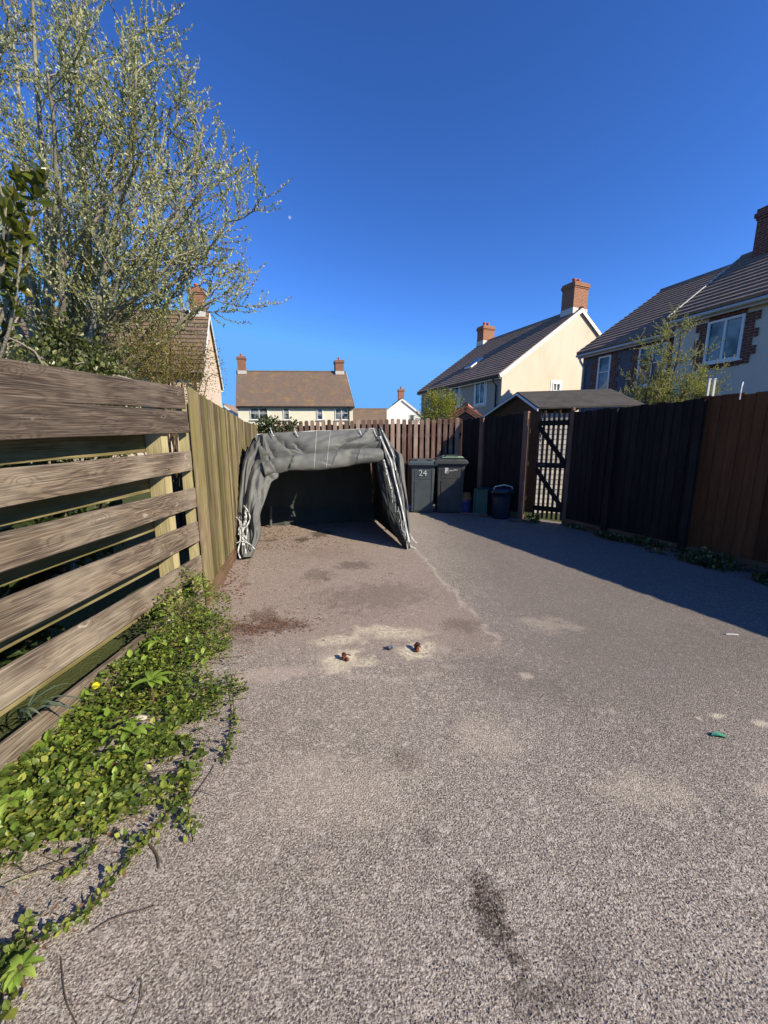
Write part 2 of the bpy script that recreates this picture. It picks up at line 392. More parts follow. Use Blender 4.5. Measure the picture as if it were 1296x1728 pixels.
g = MB(); g.face([(-400, -100, -0.006), (400, -100, -0.006), (400, 700, -0.006), (-400, 700, -0.006)])
tag(g.build('ground', M['lawn']), kind='structure')
g = MB(); g.face([(-1.9, -3, 0), (6.3, -3, 0), (6.1, 0.2, 0), (4.42, 4.2, 0), (3.35, 6.95, 0), (2.75, 7.5, 0), (2.0, 8.2, 0), (1.8, 9.2, 0), (-2.9, 9.2, 0), (-2.2, 6.0, 0), (-1.66, 3.4, 0)])
tag(g.build('driveway', M['asphalt']), kind='structure')
# soil verge under the shaded fence, soil strip under the plank fence
vg = MB()
A, B_ = V((3.22, 6.82, 0.004)), V((6.0, 0.1, 0.004))
vg.grid(lambda u, v: A.lerp(B_, v) + V((-0.92, -0.39, 0)) * ((1 - u) * (0.06 + 0.55 * v + 0.08 * noise.noise(V((v * 9, 0, 0)))) - 0.2) + V((0, 0, 0.03 * u * (0.6 + noise.noise(V((u * 3, v * 20, 1)))))), 6, 50)
tag(vg.build('soil_verge', M['soil'], smooth=True), kind='structure')
sg = MB()
sg.grid(lambda u, v: V((-1.72 + u * (0.16 + 0.22 * min(1, (3.3 - (1.5 + v * 1.8)) * 1.2) * min(1, v * 4) + 0.10 * noise.noise(V((v * 7, 0, 3)))), 1.5 + v * 1.8, 0.004 + 0.05 * (1 - u) * (0.7 + noise.noise(V((u * 3, v * 14, 2)))))), 8, 50)
tag(sg.build('soil_bed', M['soil'], smooth=True), kind='structure')

M['nail'] = plain('rusty_nail', (0.05, 0.025, 0.015), 0.7)
# ------------------------------------------------------------------ left plank fence
FX = -1.65
froot = thing('plank_fence', 'weathered grey-brown fence of wide horizontal planks with gaps, nearest on the left', 'fence', (FX, 3.25, 0))
rows = [(1.83, 1.67, 1.92, 1.735), (1.665, 1.50, 1.73, 1.545), (1.375, 1.21, 1.40, 1.24), (1.10, 0.94, 1.09, 0.915), (0.82, 0.64, 0.785, 0.61), (0.52, 0.355, 0.48, 0.31), (0.205, 0.05, 0.17, 0.01)]
Yn, Yf = 1.65, 3.3
def at_y(a, b, y): return a + (b - a) * (y - Yn) / (Yf - Yn)
for i, (t0, b0, t1, b1) in enumerate(rows):
    m = MB()
    ya, yb = -0.3, 3.34 + 0.01 * i
    za = (at_y(t0, t1, ya) + at_y(b0, b1, ya)) / 2; zb = (at_y(t0, t1, yb) + at_y(b0, b1, yb)) / 2
    wd = (t0 - b0 + t1 - b1) / 2
    m.beam((FX, ya, za), (FX + (0.004 if i % 2 else 0), yb, zb), (0, 0, wd), (-0.022, 0, 0), seg=40, jit=0.004, r=0.45 + 0.1 * (i % 3))
    o = m.build('plank', M['plank_dark' if i < 2 else 'plank'], froot)
    if i == 0: o['label'] = 'dark weathered top plank'
    for yy in (2.99, 3.05) if i else (3.0,):
        zz = (at_y(t0, t1, yy) + at_y(b0, b1, yy)) / 2 + (0.045 if yy > 3.02 else -0.04)
        nm = MB(); nm.tube([(FX + 0.008, yy, zz), (FX + 0.0145, yy, zz)], 0.005, 8); nm.build('nail', M['nail'], o)
for i in range(6):                      # planks on the garden side behind the gaps
    t0, b0, t1, b1 = rows[i]; t2, b2, t3, b3 = rows[i + 1]
    m = MB(); ya, yb = -0.3, 3.1
    if i == 0: continue
    za = (at_y(b0, b1, ya) + at_y(t2, t3, ya)) / 2 + 0.02; zb = (at_y(b0, b1, yb) + at_y(t2, t3, yb)) / 2 + 0.02
    m.beam((FX - 0.155, ya, za), (FX - 0.155, yb, zb), (0, 0, 0.165), (-0.02, 0, 0), seg=20, jit=0.004, r=0.8)
    m.build('rear_plank', M['rear_plank'], froot)
for y in (3.02, 1.02, -0.25):
    m = MB(); m.box((FX - 0.078, y, 0.93), (0.12, 0.09, 1.86), r=0.8); m.build('post', M['post_pine'], froot)

# ------------------------------------------------------------------ left board fence
broot = thing('board_fence', 'upright close-board fence streaked with green algae, beside the grey shelter', 'fence', (-1.6, 3.35, 0))
pa, pb = V((-1.615, 3.37, 0)), V((-2.62, 8.5, 0))
d = (pb - pa).normalized(); nrm = V((d.y, -d.x, 0))
m = MB(); L = (pb - pa).length; n = int(L / 0.078)
def topz(s): return 1.915 - 0.15 * min(1, s / 2.9)
for i in range(n):
    s = i * 0.078
    c = pa + d * (s + 0.04)
    tz = topz(s) + random.uniform(-0.008, 0.008); bz = 0.17
    ang = R(11 + random.uniform(-4, 4)); wv = d * math.cos(ang) + nrm * math.sin(ang)
    lean = V((0, 0, 0))
    m.beam(c + V((0, 0, bz)), c + V((0, 0, tz)), wv * random.uniform(.083, .09), nrm * -0.016, seg=4, jit=0.004)
m.build('board_panel', M['green_board'], broot)
m = MB(); m.beam(pa + V((0, 0, 0.085)) + nrm * 0.0, pb + V((0, 0, 0.085)), (0, 0, 0.16), nrm * 0.028, seg=10, jit=0.004, r=.5); m.build('gravel_board', M['gravel_board'], broot)
for s in (0.06, 2.5, 4.9):
    m = MB(); c = pa + d * s - nrm * 0.075; m.box(c + V((0, 0, 0.9)), (0.09, 0.09, 1.78), (d, nrm, V((0, 0, 1))), r=.6); m.build('post', M['post_pine'], broot)
for z in (0.35, 1.0, 1.6):
    m = MB(); m.beam(pa - nrm * 0.045 + V((0, 0, z)), pb - nrm * 0.045 + V((0, 0, z)), (0, 0, 0.07), nrm * 0.035, r=.5); m.build('rail', M['post_pine'], broot)

# ------------------------------------------------------------------ back fence: staggered red-brown boards
def hit_miss(name, label, a, b, za, zb, pitch, bw, mats, seed, palef=0.3, rear=True, bz=0.08):
    random.seed(seed)
    a, b = V(a), V(b); d = (b - a).normalized(); nr = V((d.y, -d.x, 0)); L = (b - a).length
    root = thing(name, label, 'fence', a)
    n = int(L / pitch); mm = [MB(), MB()]; rr_ = MB()
    for i in range(n):
        s = (i + 0.5) * pitch; c = a + d * s + nr * 0.03; tz = za + (zb - za) * s / L + random.uniform(-0.018, 0.018)
        k = 1 if random.random() < palef else 0
        wv = (d + nr * random.uniform(-.04, .04)).normalized()
        if k: mm[1] = MB()
        mm[k].beam(c + V((0, 0, bz)), c + V((0, 0, tz - 0.02)), wv * bw, nr * -0.016, seg=2, jit=0.003)
        mm[k].beam(c + V((0, 0, tz - 0.0195)), c + V((0, 0, tz)), wv * (bw * 0.8), nr * -0.015)
        if k: mm[1].build('board', M[mats[1]], root)
        if rear:
            c2 = c + d * (pitch / 2) - nr * 0.085
            rr_.beam(c2 + V((0, 0, bz)), c2 + V((0, 0, tz - 0.10)), wv * bw, nr * 0.016, r=0.5)
    mm[0].build('board_panel', M[mats[0]], root)
    if rear: rr_.build('rear_board_panel', M['shade_dark_board'], root)  # rear boards coloured near black for the shade in the gaps
    for z in (0.35, 1.0, 1.58):
        m = MB(); m.beam(a + d * 0.01 - nr * 0.012 + V((0, 0, z)), b - d * 0.01 - nr * 0.012 + V((0, 0, z)), (0, 0, 0.075), nr * 0.04, r=.3); m.build('rail', M[mats[0]], root)
    return root, d, nr
hit_miss('back_fence', 'red-brown upright board fence with dark gaps, behind the wheelie bins', (-2.6, 8.75, 0), (1.62, 8.45, 0), 1.88, 1.93, 0.124, 0.082, ('red_board', 'pale_board'), 3)
random.seed(11)

# shaded corner fence
def close_fence(name, label, a, b, za, zb, mat, bw=0.125, seed=1, posts=(), pm='post_brown', lip=0.0, zmod=None, gap=0.0):
    random.seed(seed)
    a, b = V(a), V(b); d = (b - a).normalized(); nr = V((d.y, -d.x, 0)); L = (b - a).length
    root = thing(name, label, 'fence', a)
    m = MB(); n = int(L / (bw * 0.88))
    for i in range(n):
        s = (i + 0.5) * L / n; c = a + d * s; tz = za + (zb - za) * s / L + random.uniform(-0.012, 0.012)
        ang = R(5 + random.uniform(-2, 2)); wv = d * math.cos(ang) + nr * math.sin(ang)
        m.beam(c + V((0, 0, 0.10)), c + V((0, 0, tz)), wv * (bw - gap), nr * -0.016, seg=2, jit=0.003)
    m.build('board_panel', M[mat], root)
    m = MB(); m.beam(a + V((0, 0, 0.05)), b + V((0, 0, 0.05)), (0, 0, 0.13), nr * 0.03, r=.5); m.build('gravel_board', M['gravel_board'], root)
    for z in (0.4, 1.05, 1.65):
        m = MB(); m.beam(a - nr * 0.045 + V((0, 0, z)), b - nr * 0.045 + V((0, 0, z)), (0, 0, 0.075), nr * 0.035, r=.3); m.build('rail', M[mat], root)
    for s, h in posts:
        m = MB(); c = a + d * s - nr * -0.03; m.box(c + V((0, 0, h / 2)), (0.08, 0.08, h), (d, nr, V((0, 0, 1))), r=.5); m.build('post', M[pm], root)
    return root
close_fence('corner_fence', 'dark shaded board fence angled across the corner behind the small blue pots', (1.66, 8.42, 0), (2.66, 7.32, 0), 1.90, 1.98, 'shade_dark_board', seed=4, posts=((0.5, 1.92), (1.44, 2.0)), pm='post_brown')
close_fence('shaded_fence', 'black-brown close-board fence in deep shade, right of the picket gate', (3.22, 6.83, 0), (4.0, 5.06, 0), 1.95, 2.0, 'shade_dark_board', seed=5, posts=((0.8, 1.95),), pm='shade_dark_board')
close_fence('brown_fence', 'orange-brown board fence panels at the right edge, nearest panels of the row', (3.985, 5.09, 0), (6.25, -0.05, 0), 2.02, 2.0, 'brown_board', seed=6, posts=((0.04, 1.98),), pm='shade_dark_board')

# gate
def gate():
    a, b = V((2.78, 7.18, 0)), V((3.17, 6.88, 0))
    d = (b - a).normalized(); nr = V((d.y, -d.x, 0)); L = (b - a).length
    root = thing('picket_gate', 'narrow braced picket gate with pale light showing between its dark pickets', 'gate', a)
    m = MB(); n = 7
    for i in range(n):
        s = (i + 0.0) * L / (n - 1); c = a + d * s - nr * 0.02; tz = 1.96 + 0.03 * math.sin(i * 2.1)
        m.beam(c + V((0, 0, 0.06)), c + V((0, 0, tz)), d * 0.042, nr * -0.02, seg=3, jit=0.002)
        m.tube([c + V((0, 0, tz)) - nr * 0.01, c + V((0, 0, tz)) + nr * 0.01], 0.021, 10)
    m.build('picket', M['gate_wood'], root)
    for z in (0.25, 1.04, 1.78):
        m = MB(); m.beam(a + nr * 0.012 + V((0, 0, z)), b + nr * 0.012 + V((0, 0, z)), (0, 0, 0.09), nr * 0.03); m.build('rail', M['shade_dark_board'], root)
    for z0, z1 in ((0.98, 0.30), (1.73, 1.08)):
        m = MB(); p0 = a + nr * 0.012 + V((0, 0, z0)); p1 = b + nr * 0.012 + V((0, 0, z1)); q = (p1 - p0).normalized().cross(nr)
        m.beam(p0, p1, q * 0.075, nr * 0.03); m.build('brace', M['shade_dark_board'], root)
    m = MB(); c = b + d * 0.055; m.box(c + V((0, 0, 0.99)), (0.06, 0.06, 1.98), (d, nr, V((0, 0, 1)))); m.tube([c + V((0, 0, 1.98)), c + V((0, 0, 2.03))], [0.036, 0.03], 10); m.build('post', M['post_brown'], root)
    m = MB(); m.box(a + d * 0.12 + nr * 0.035 + V((0, 0, 1.04)), (0.10, 0.02, 0.03), (d, nr, V((0, 0, 1)))); m.build('latch', plain('iron', (0.05, 0.05, 0.05), 0.5), root)
gate()
random.seed(12)

# ------------------------------------------------------------------ building materials
def render_mat(name, c, stain, k=0.35):
    t = NT(name); p = t.pos()
    a = t.noise(t.vmul(p, (0.7, 0.7, 0.35)), 1.0, 5, 0.6); b = t.noise(t.vmul(p, (3, 3, 0.6)), 1.0, 4, 0.6)
    cc = t.mix(t.ramp(a, 0.4, 0.75, 0, k), c, stain); cc = t.mix(t.ramp(b, 0.55, 0.8, 0, k * 0.8), cc, stain)
    t.base(cc, 0.9, 0.15); t.bump(t.noise(p, 60, 2), 0.15, 0.01); return t.m
M['cream'] = render_mat('cream_render', (0.66, 0.53, 0.425), (0.54, 0.41, 0.30), 0.7)
M['cream2'] = render_mat('pale_cream_render', (0.78, 0.73, 0.58), (0.62, 0.55, 0.40), 0.3)
M['greyrender'] = render_mat('off_white_render', (0.62, 0.54, 0.43), (0.5, 0.43, 0.34), 0.3)
M['shade_render'] = render_mat('shade_render', (0.40, 0.36, 0.29), (0.3, 0.27, 0.22), 0.3)  # cream house side wall: its shade put into a greyer, darker render
M['white_render'] = render_mat('white_render', (0.74, 0.73, 0.72), (0.6, 0.6, 0.6), 0.2)
def brickmat(name, c1, c2, mortar, sc_=1.0, bw=0.225, rh=0.075):
    t = NT(name); uv = t.uv()
    b = t.n('TexBrick', {'Vector': uv, 'Color1': c1, 'Color2': c2, 'Mortar': mortar, 'Scale': 1.0, 'Mortar Size': 0.010, 'Brick Width': bw * sc_, 'Row Height': rh * sc_})
    nz = t.noise(uv, 9, 4, 0.7)
    cc = t.mix(t.ramp(nz, 0.3, 0.75, 0, 0.45), b.outputs[0], t.mix(0.5, c1, (0.05, 0.03, 0.02)))
    t.base(cc, 0.9, 0.15); t.bump(t.math('SUBTRACT', 1.0, b.outputs['Fac']), 0.5, 0.01); return t.m
M['brick'] = brickmat('orange_brick', (0.36, 0.13, 0.06), (0.26, 0.10, 0.055), (0.36, 0.30, 0.24))
M['redbrick'] = brickmat('red_brick', (0.20, 0.06, 0.035), (0.13, 0.045, 0.03), (0.25, 0.2, 0.17))
M['bluebrick'] = brickmat('blue_grey_brick', (0.105, 0.115, 0.14), (0.135, 0.14, 0.16), (0.16, 0.16, 0.17))
def tilemat(name, c1, c2, lichen, lk):
    t = NT(name); uv = t.uv()
    b = t.n('TexBrick', {'Vector': uv, 'Color1': c1, 'Color2': c2, 'Mortar': (0.03, 0.025, 0.022), 'Scale': 1.0, 'Mortar Size': 0.006, 'Brick Width': 0.33, 'Row Height': 0.30})
    nz = t.noise(uv, 0.8, 5, 0.7); n2 = t.noise(uv, 6, 4, 0.7)
    cc = t.mix(t.ramp(n2, 0.35, 0.75, 0, 0.5), b.outputs[0], t.mix(0.5, c2, (0.2, 0.17, 0.14)))
    cc = t.mix(t.math('MULTIPLY', t.ramp(t.math('ADD', nz, t.math('MULTIPLY', n2, 0.25)), 0.62, 0.85), lk), cc, lichen)
    t.base(cc, 0.85, 0.25); t.bump(n2, 0.3, 0.02); return t.m
M['tile'] = tilemat('brown_roof_tile', (0.235, 0.165, 0.128), (0.32, 0.225, 0.178), (0.40, 0.26, 0.12), 0.5)
M['tile_lichen'] = tilemat('lichened_roof_tile', (0.15, 0.105, 0.080), (0.18, 0.125, 0.092), (0.33, 0.19, 0.07), 0.5)
M['tile_pink'] = tilemat('pink_roof_tile', (0.48, 0.20, 0.14), (0.40, 0.17, 0.12), (0.3, 0.2, 0.15), 0.3)
M['felt'] = plain('roof_felt', (0.075, 0.066, 0.060), 0.95, 0.15, 0.45, 5.0, 0.5)
M['white'] = plain('white_paint', (0.72, 0.71, 0.68), 0.5, 0.4, 0.1)
M['offwhite'] = plain('aged_white_paint', (0.52, 0.50, 0.46), 0.6, 0.3, 0.15)
M['black'] = plain('black_plastic', (0.02, 0.02, 0.022), 0.45, 0.4, 0.2)
M['pot'] = plain('red_clay_pot', (0.42, 0.12, 0.07), 0.8, 0.2, 0.2)
M['mortar'] = plain('lead_flashing', (0.55, 0.54, 0.50), 0.7, 0.3, 0.2)
def glassmat():
    t = NT('window_glass'); p = t.obj()
    a = t.noise(p, 1.3, 2); c = t.mix(t.ramp(a, 0.4, 0.6), (0.02, 0.025, 0.03), (0.22, 0.24, 0.25))
    t.base(c, 0.04, 0.8); return t.m
M['glass'] = glassmat()

# ------------------------------------------------------------------ houses
class House:
    """o = front corner on the ground, u = along the ridge, v = across, z up. front wall is v=0."""
    def __init__(s, name, label, o, u, L, W, ez, rz, walls, roofmat, v=None, over=0.25, verge=0.12, courses=True, rt=None, trim='white'):
        s.o = V(o); s.u = V(u).normalized(); s.v = V(v).normalized() if v else None
        s.z = V((0, 0, 1)); s.L, s.W, s.ez, s.rz = L, W, ez, rz
        s.rt = W / 2 if rt is None else rt
        s.root = thing(name, label, 'house', s.o)
        q = s.q
        wf, wg = walls
        for y in (0, W):
            m = MB(); m.face([q(0, y, 0), q(L, y, 0), q(L, y, ez), q(0, y, ez)], [(0, 0), (L, 0), (L, ez), (0, ez)])
            m.build('wall', M[wf], s.root)
        for x in (0, L):
            m = MB()
            m.face([q(x, 0, 0), q(x, W, 0), q(x, W, ez), q(x, s.rt, rz), q(x, 0, ez)], [(0, 0), (W, 0), (W, ez), (s.rt, rz), (0, ez)])
            m.build('gable_wall', M[wg], s.root)
        s.roof = None
        for side in (0, 1):
            m = MB()
            run = s.rt if side == 0 else W - s.rt
            sl_ = math.hypot(run, rz - ez); du = run / sl_; dz = (rz - ez) / sl_
            def rp(x, k, lift=0.0):          # k metres down from ridge
                yy = (s.rt - k * du) if side == 0 else (s.rt + k * du)
                return q(x, yy, rz - k * dz + lift * du) + (s.vv() * (-lift * dz if side == 0 else lift * dz))
            tot = sl_ + over; nc = int(tot / 0.30) if courses else 1; st = tot / nc
            for c in range(nc):
                k0, k1 = c * st, (c + 1) * st
                l0, l1 = 0.06, 0.06 + (0.045 if courses else 0)
                pts = [rp(-verge, k1, l1), rp(L + verge, k1, l1), rp(L + verge, k0, l0), rp(-verge, k0, l0)]
                m.face(pts, [(-verge, -k1), (L + verge, -k1), (L + verge, -k0), (-verge, -k0)], random.random())
                m.face([rp(-verge, k1, 0.0), rp(L + verge, k1, 0.0), pts[1], pts[0]], [(0, 0), (L, 0), (L, .05), (0, .05)], 0.2)
            m.face([rp(-verge, 0, 0.0), rp(L + verge, 0, 0.0), rp(L + verge, tot, 0.0), rp(-verge, tot, 0.0)], None, 0.3)
            for x in (-verge, L + verge):
                m.face([rp(x, 0, 0), rp(x, tot, 0), rp(x, tot, 0.1), rp(x, 0, 0.06)], None, 0.3)
            ro = m.build('roof', M[roofmat], s.root)
            if side == 0: s.roof = ro
            # barge boards
            for x in (-verge - 0.015, L + verge + 0.015):
                m = MB()
                m.beam(rp(x, 0, -0.06), rp(x, tot, -0.06), rp(x, 0, 0.10) - rp(x, 0, -0.10), s.u * 0.025, r=.5)
                m.build('bargeboard', M[trim], s.root)
            # gutter and fascia
            m = MB(); m.beam(rp(-verge, tot + 0.0, -0.13), rp(L + verge, tot, -0.13), (0, 0, 0.17), s.vv() * 0.03, r=.5); m.build('fascia', M[trim], s.root)
            m = MB(); m.tube([rp(-verge, tot + 0.06, -0.05), rp(L + verge, tot + 0.06, -0.05)], 0.055, 8); m.build('gutter', M['black' if trim == 'white' else 'offwhite'], s.root)
        m = MB(); m.tube([q(-verge, s.rt, rz + 0.05), q(L + verge, s.rt, rz + 0.05)], 0.11, 8); m.build('ridge_tiles', M[roofmat], s.root)
    def vv(s):
        return s.v if s.v else V((-s.u.y, s.u.x, 0))
    def q(s, x, y, z): return s.o + s.u * x + s.vv() * y + V((0, 0, z))
    def roofz(s, y): return s.ez + (s.rz - s.ez) * (y / s.rt if y < s.rt else (s.W - y) / (s.W - s.rt))
    def chimney(s, x, y, w, dpt, top, pots=2, mat='brick', flash=True, base=None):
        ax = (s.u, s.vv(), V((0, 0, 1)))
        b = (s.roofz(y) - 1.0) if base is None else base
        root = MB(True); c = s.q(x, y, (b + top - 0.32) / 2); root.box(c, (w, dpt, top - 0.32 - b), ax)
        o = None
        for k, (e, z0, z1) in enumerate(((0.03, -0.32, -0.24), (0.07, -0.24, -0.12), (0.03, -0.12, 0.0))):
            root.box(s.q(x, y, top + (z0 + z1) / 2), (w + 2 * e, dpt + 2 * e, z1 - z0 - 0.001), ax)
        # brick uv in metres from world position
        o = root.build('chimney', M[mat], s.root)
        for k in range(pots):
            off = (k - (pots - 1) / 2) * 0.34
            m = MB(); m.lathe(s.q(x, y, top) + s.vv() * off, [(0.13, 0.0), (0.115, 0.05), (0.10, 0.22), (0.125, 0.25), (0.125, 0.31), (0.09, 0.31), (0.08, 0.2)], 14)
            m.build('chimney_pot', M['pot'], o, smooth=True)
        if flash:
            m = MB(); m.box(s.q(x, y, s.roofz(y) - 0.1), (w + 0.04, dpt + 0.04, 0.34), ax); m.build('flashing', M['mortar'], o)
        return o
    def window(s, face, a, z, w, h, bars=1, hbar=None, trim='white', quoin=False, surround=False, sill=True):
        """face 'front','gable','far'; a = distance along that wall to window centre, z = centre height"""
        if face == 'front': hd = s.u; n = -s.vv(); c = s.q(a, 0, z)
        elif face == 'gable': hd = s.vv(); n = -s.u; c = s.q(0, a, z)
        else: hd = s.vv(); n = s.u; c = s.q(s.L, a, z)
        Z = V((0, 0, 1)); ax = (hd, n, Z)
        fr = MB(); t = 0.07
        def bx(x, zz, ww, hh, dd=0.06, pr=0.03): fr.box(c + hd * x + Z * zz + n * pr, (ww, dd, hh), ax, r=.5)
        bx(-w / 2 + t / 2, 0, t, h); bx(w / 2 - t / 2, 0, t, h); bx(0, h / 2 - t / 2, w - 2 * t, t, 0.06, 0.028); bx(0, -h / 2 + t / 2, w - 2 * t, t, 0.06, 0.028)
        for k in range(bars): bx(-w / 2 + w * (k + 1) / (bars + 1), 0, t * 0.9, h - 2 * t, 0.055, 0.026)
        if hbar is not None: bx(0, -h / 2 + h * hbar, w - 2 * t, t * 0.6, 0.05, 0.022)
        o = fr.build('window', M[trim], s.root)
        gl = MB(); gl.box(c + n * 0.008, (w - 0.03, 0.012, h - 0.03), ax); gl.build('pane', M['glass'], o)
        if sill:
            m = MB(); m.box(c + n * 0.06 - Z * (h / 2 + 0.03), (w + 0.14, 0.13, 0.05), ax); m.build('sill', M[trim], o)
        if surround:
            m = MB(); e = 0.14
            for (x, zz, ww, hh) in ((-w / 2 - e / 2, 0, e, h + 2 * e), (w / 2 + e / 2, 0, e, h + 2 * e), (0, h / 2 + e / 2, w, e), (0, -h / 2 - e / 2, w, e)):
                m.box(c + hd * x + Z * zz + n * 0.012, (ww, 0.025, hh), ax, r=.5)
            m.build('surround', M['white'], o)
        if quoin:
            m = MB(True)
            nb = int((h + 0.3) / 0.225)
            for sd in (-1, 1):
                for k in range(nb):
                    e = 0.34 if k % 2 else 0.22
                    m.box(c + hd * sd * (w / 2 + e / 2) + Z * (-h / 2 - 0.15 + (k + 0.5) * 0.225) + n * 0.015, (e, 0.032, 0.224), ax)
            m.box(c - Z * (h / 2 + 0.09) + n * 0.015, (w, 0.030, 0.17), ax)
            m.box(c + Z * (h / 2 + 0.10) + n * 0.015, (w, 0.030, 0.2), ax)
            m.build('brick_surround', M['redbrick'], o)
        return o
    def pipe(s, x, y, n, ztop, mat='black', r=0.05):
        m = MB(); b = s.q(x, y, 0) + n * 0.1
        m.tube([b, b + V((0, 0, ztop - 0.35)), b + n * 0.22 + V((0, 0, ztop - 0.1)), b + n * 0.24 + V((0, 0, ztop))], r, 8)
        m.build('drainpipe', M[mat], s.root, smooth=True)

# R1: cream gabled house in the middle distance on the right
h = House('cream_gabled_house', 'cream rendered house with its sunny gable towards us and two brick chimneys, right of centre', (6.62, 22.95, 0), (-0.40, 0.917, 0), 9.3, 11.2, 5.2, 9.12, ('shade_render', 'cream'), 'tile', v=(0.917, 0.40, 0), over=0.35)
h.chimney(0.50, 5.6, 0.9, 1.15, 10.62)
h.chimney(9.0, 5.6, 0.8, 1.05, 10.3)
h.window('gable', 4.1, 4.28, 0.62, 1.1, 1, 0.6, surround=True)
h.window('front', 1.9, 4.25, 0.95, 1.35, 1, None, surround=True)
h.window('front', 4.6, 4.25, 0.95, 1.35, 1, None, surround=True)
h.window('front', 7.4, 4.25, 0.95, 1.35, 1, None, surround=True)
h.pipe(0.35, 0, -h.vv(), 4.85)
# roof window
m = MB(); sl_ = math.atan2(9.12 - 5.2, 5.6); uu = h.vv() * math.cos(sl_) + V((0, 0, math.sin(sl_))); nn = h.u.cross(uu); nn = nn if nn.z > 0 else -nn
c = h.q(5.2, 1.9, h.roofz(1.9)) + nn * 0.15
m.box(c, (0.8, 1.2, 0.09), (h.u, uu, nn)); o = m.build('roof_window', M['white'], h.root)
m = MB(); m.box(c + nn * 0.05, (0.62, 1.0, 0.01), (h.u, uu, nn)); m.build('pane', M['glass'], o)
m = MB(); m.tube([h.q(-0.04, 4.5, 4.1), h.q(-0.10, 4.5, 4.1)], 0.09, 12); m.build('vent', M['black'], h.root)

# R2: nearer house on the right in two stepped halves
fu = V((0.34, -0.94, 0)).normalized(); fv = V((0.94, 0.34, 0)).normalized()
hA = House('grey_brick_house', 'blue-grey brick house half with red brick window edges under a long tiled roof', (8.7, 18.0, 0), fu, 4.5, 8.8, 5.28, 8.15, ('bluebrick', 'bluebrick'), 'tile', v=fv, over=0.3, trim='offwhite')
hA.window('front', 1.15, 4.15, 0.6, 1.4, 0, 0.55, quoin=True)
hA.window('front', 3.2, 4.15, 1.1, 1.4, 1, 0.55, quoin=True)
hA.pipe(0.15, 0, -fv, 4.9, 'offwhite', 0.045)
oB = V((9.46, 13.57, 0))
hB = House('rendered_house', 'pale rendered house at the right edge with a dark brick chimney and wide brick-edged window', oB, fu, 9.0, 5.9, 5.42, 7.5, ('greyrender', 'greyrender'), 'tile', v=fv, over=0.3, trim='offwhite', rt=2.95)
hB.window('front', 1.48, 4.35, 0.95, 1.2, 1, None, quoin=True)
hB.window('front', 6.0, 4.35, 0.95, 1.2, 1, None, quoin=True)
hB.chimney(0.9, 2.95, 0.95, 0.9, 8.7, 1, 'redbrick', False)
m = MB(); m.beam(hB.q(-0.13, -0.25, 5.42 - 0.25 * .767 + .16), hB.q(-0.13, 2.95, 7.5 + .12), hB.u * 0.045, V((0, 0, .03)), seg=6, jit=.004); m.build('verge_mortar', M['offwhite'], hB.root)

# L1: house behind the willow
h = House('left_cream_house', 'cream house with a brown tiled roof seen through the branches on the left', (-8.9, 20.0, 0), (-0.99, -0.10, 0), 9.5, 5.6, 4.85, 8.15, ('cream', 'cream'), 'tile_lichen', v=(-0.232, 0.973, 0), over=0.35)
h.chimney(0.45, 2.8, 0.75, 0.8, 9.3, 1)
h.window('front', 1.6, 3.2, 1.0, 1.2, 1)
h.window('front', 5.2, 3.2, 1.0, 1.2, 1)
h.pipe(0.3, 0, -h.vv(), 4.5)

# F1: far house
h = House('far_cream_house', 'pale cream house far behind the back fence, long lichened roof, chimney at each end', (-14.0, 38.6, 0), (0.999, 0.03, 0), 11.0, 7.6, 4.75, 8.3, ('cream2', 'cream2'), 'tile_lichen', v=(-0.28, 0.96, 0), over=0.3, courses=False)
for a, w_, b in ((2.0, 1.7, 1), (4.6, 0.6, 0), (7.8, 0.6, 0)): h.window('front', a, 3.95, w_, 1.25, b, 0.5)
h.window('front', 9.9, 3.95, 1.25, 1.25, 1, 0.5)
h.chimney(0.45, 3.8, 0.85, 0.9, 9.75, 1); h.chimney(10.4, 3.8, 0.85, 0.9, 9.45, 1)
h.pipe(10.6, 0, -h.vv(), 4.6)
# F2, F3, F4 small and far
h = House('far_brown_roof_house', 'low far building showing only its plain brown roof, between the two pale houses', (-4.4, 46, 0), (1, 0, 0), 4.6, 5.0, 3.3, 5.0, ('cream2', 'cream2'), 'tile_lichen', courses=False)
h = House('far_white_gable_house', 'small far white house with a pointed gable and one chimney', (4.55, 50, 0), (-0.10, 0.995, 0), 9.0, 4.7, 4.6, 6.35, ('white_render', 'white_render'), 'tile', v=(-0.995, -0.10, 0), courses=False, over=0.25)
h.chimney(0.9, 2.35, 0.7, 0.7, 7.6, 1, 'brick', False); h.window('gable', 1.1, 4.1, 0.6, 0.8, 0)
h = House('far_left_white_house', 'tiny far white gable just over the end of the algae-streaked fence', (-16.6, 46, 0), (0.0, 1, 0), 8.0, 3.2, 4.1, 5.3, ('white_render', 'white_render'), 'tile', v=(-1, 0, 0), courses=False)
h = House('terracotta_roof_shed', 'small outbuilding with a pinkish clay tiled roof behind the corner fence', (4.02, 15.6, 0), (0.3, 0.95, 0), 2.6, 1.7, 2.2, 2.75, ('redbrick', 'redbrick'), 'tile_pink', v=(-0.95, 0.3, 0), over=0.1, verge=0.05, trim='redbrick')
h.root['category'] = 'shed'

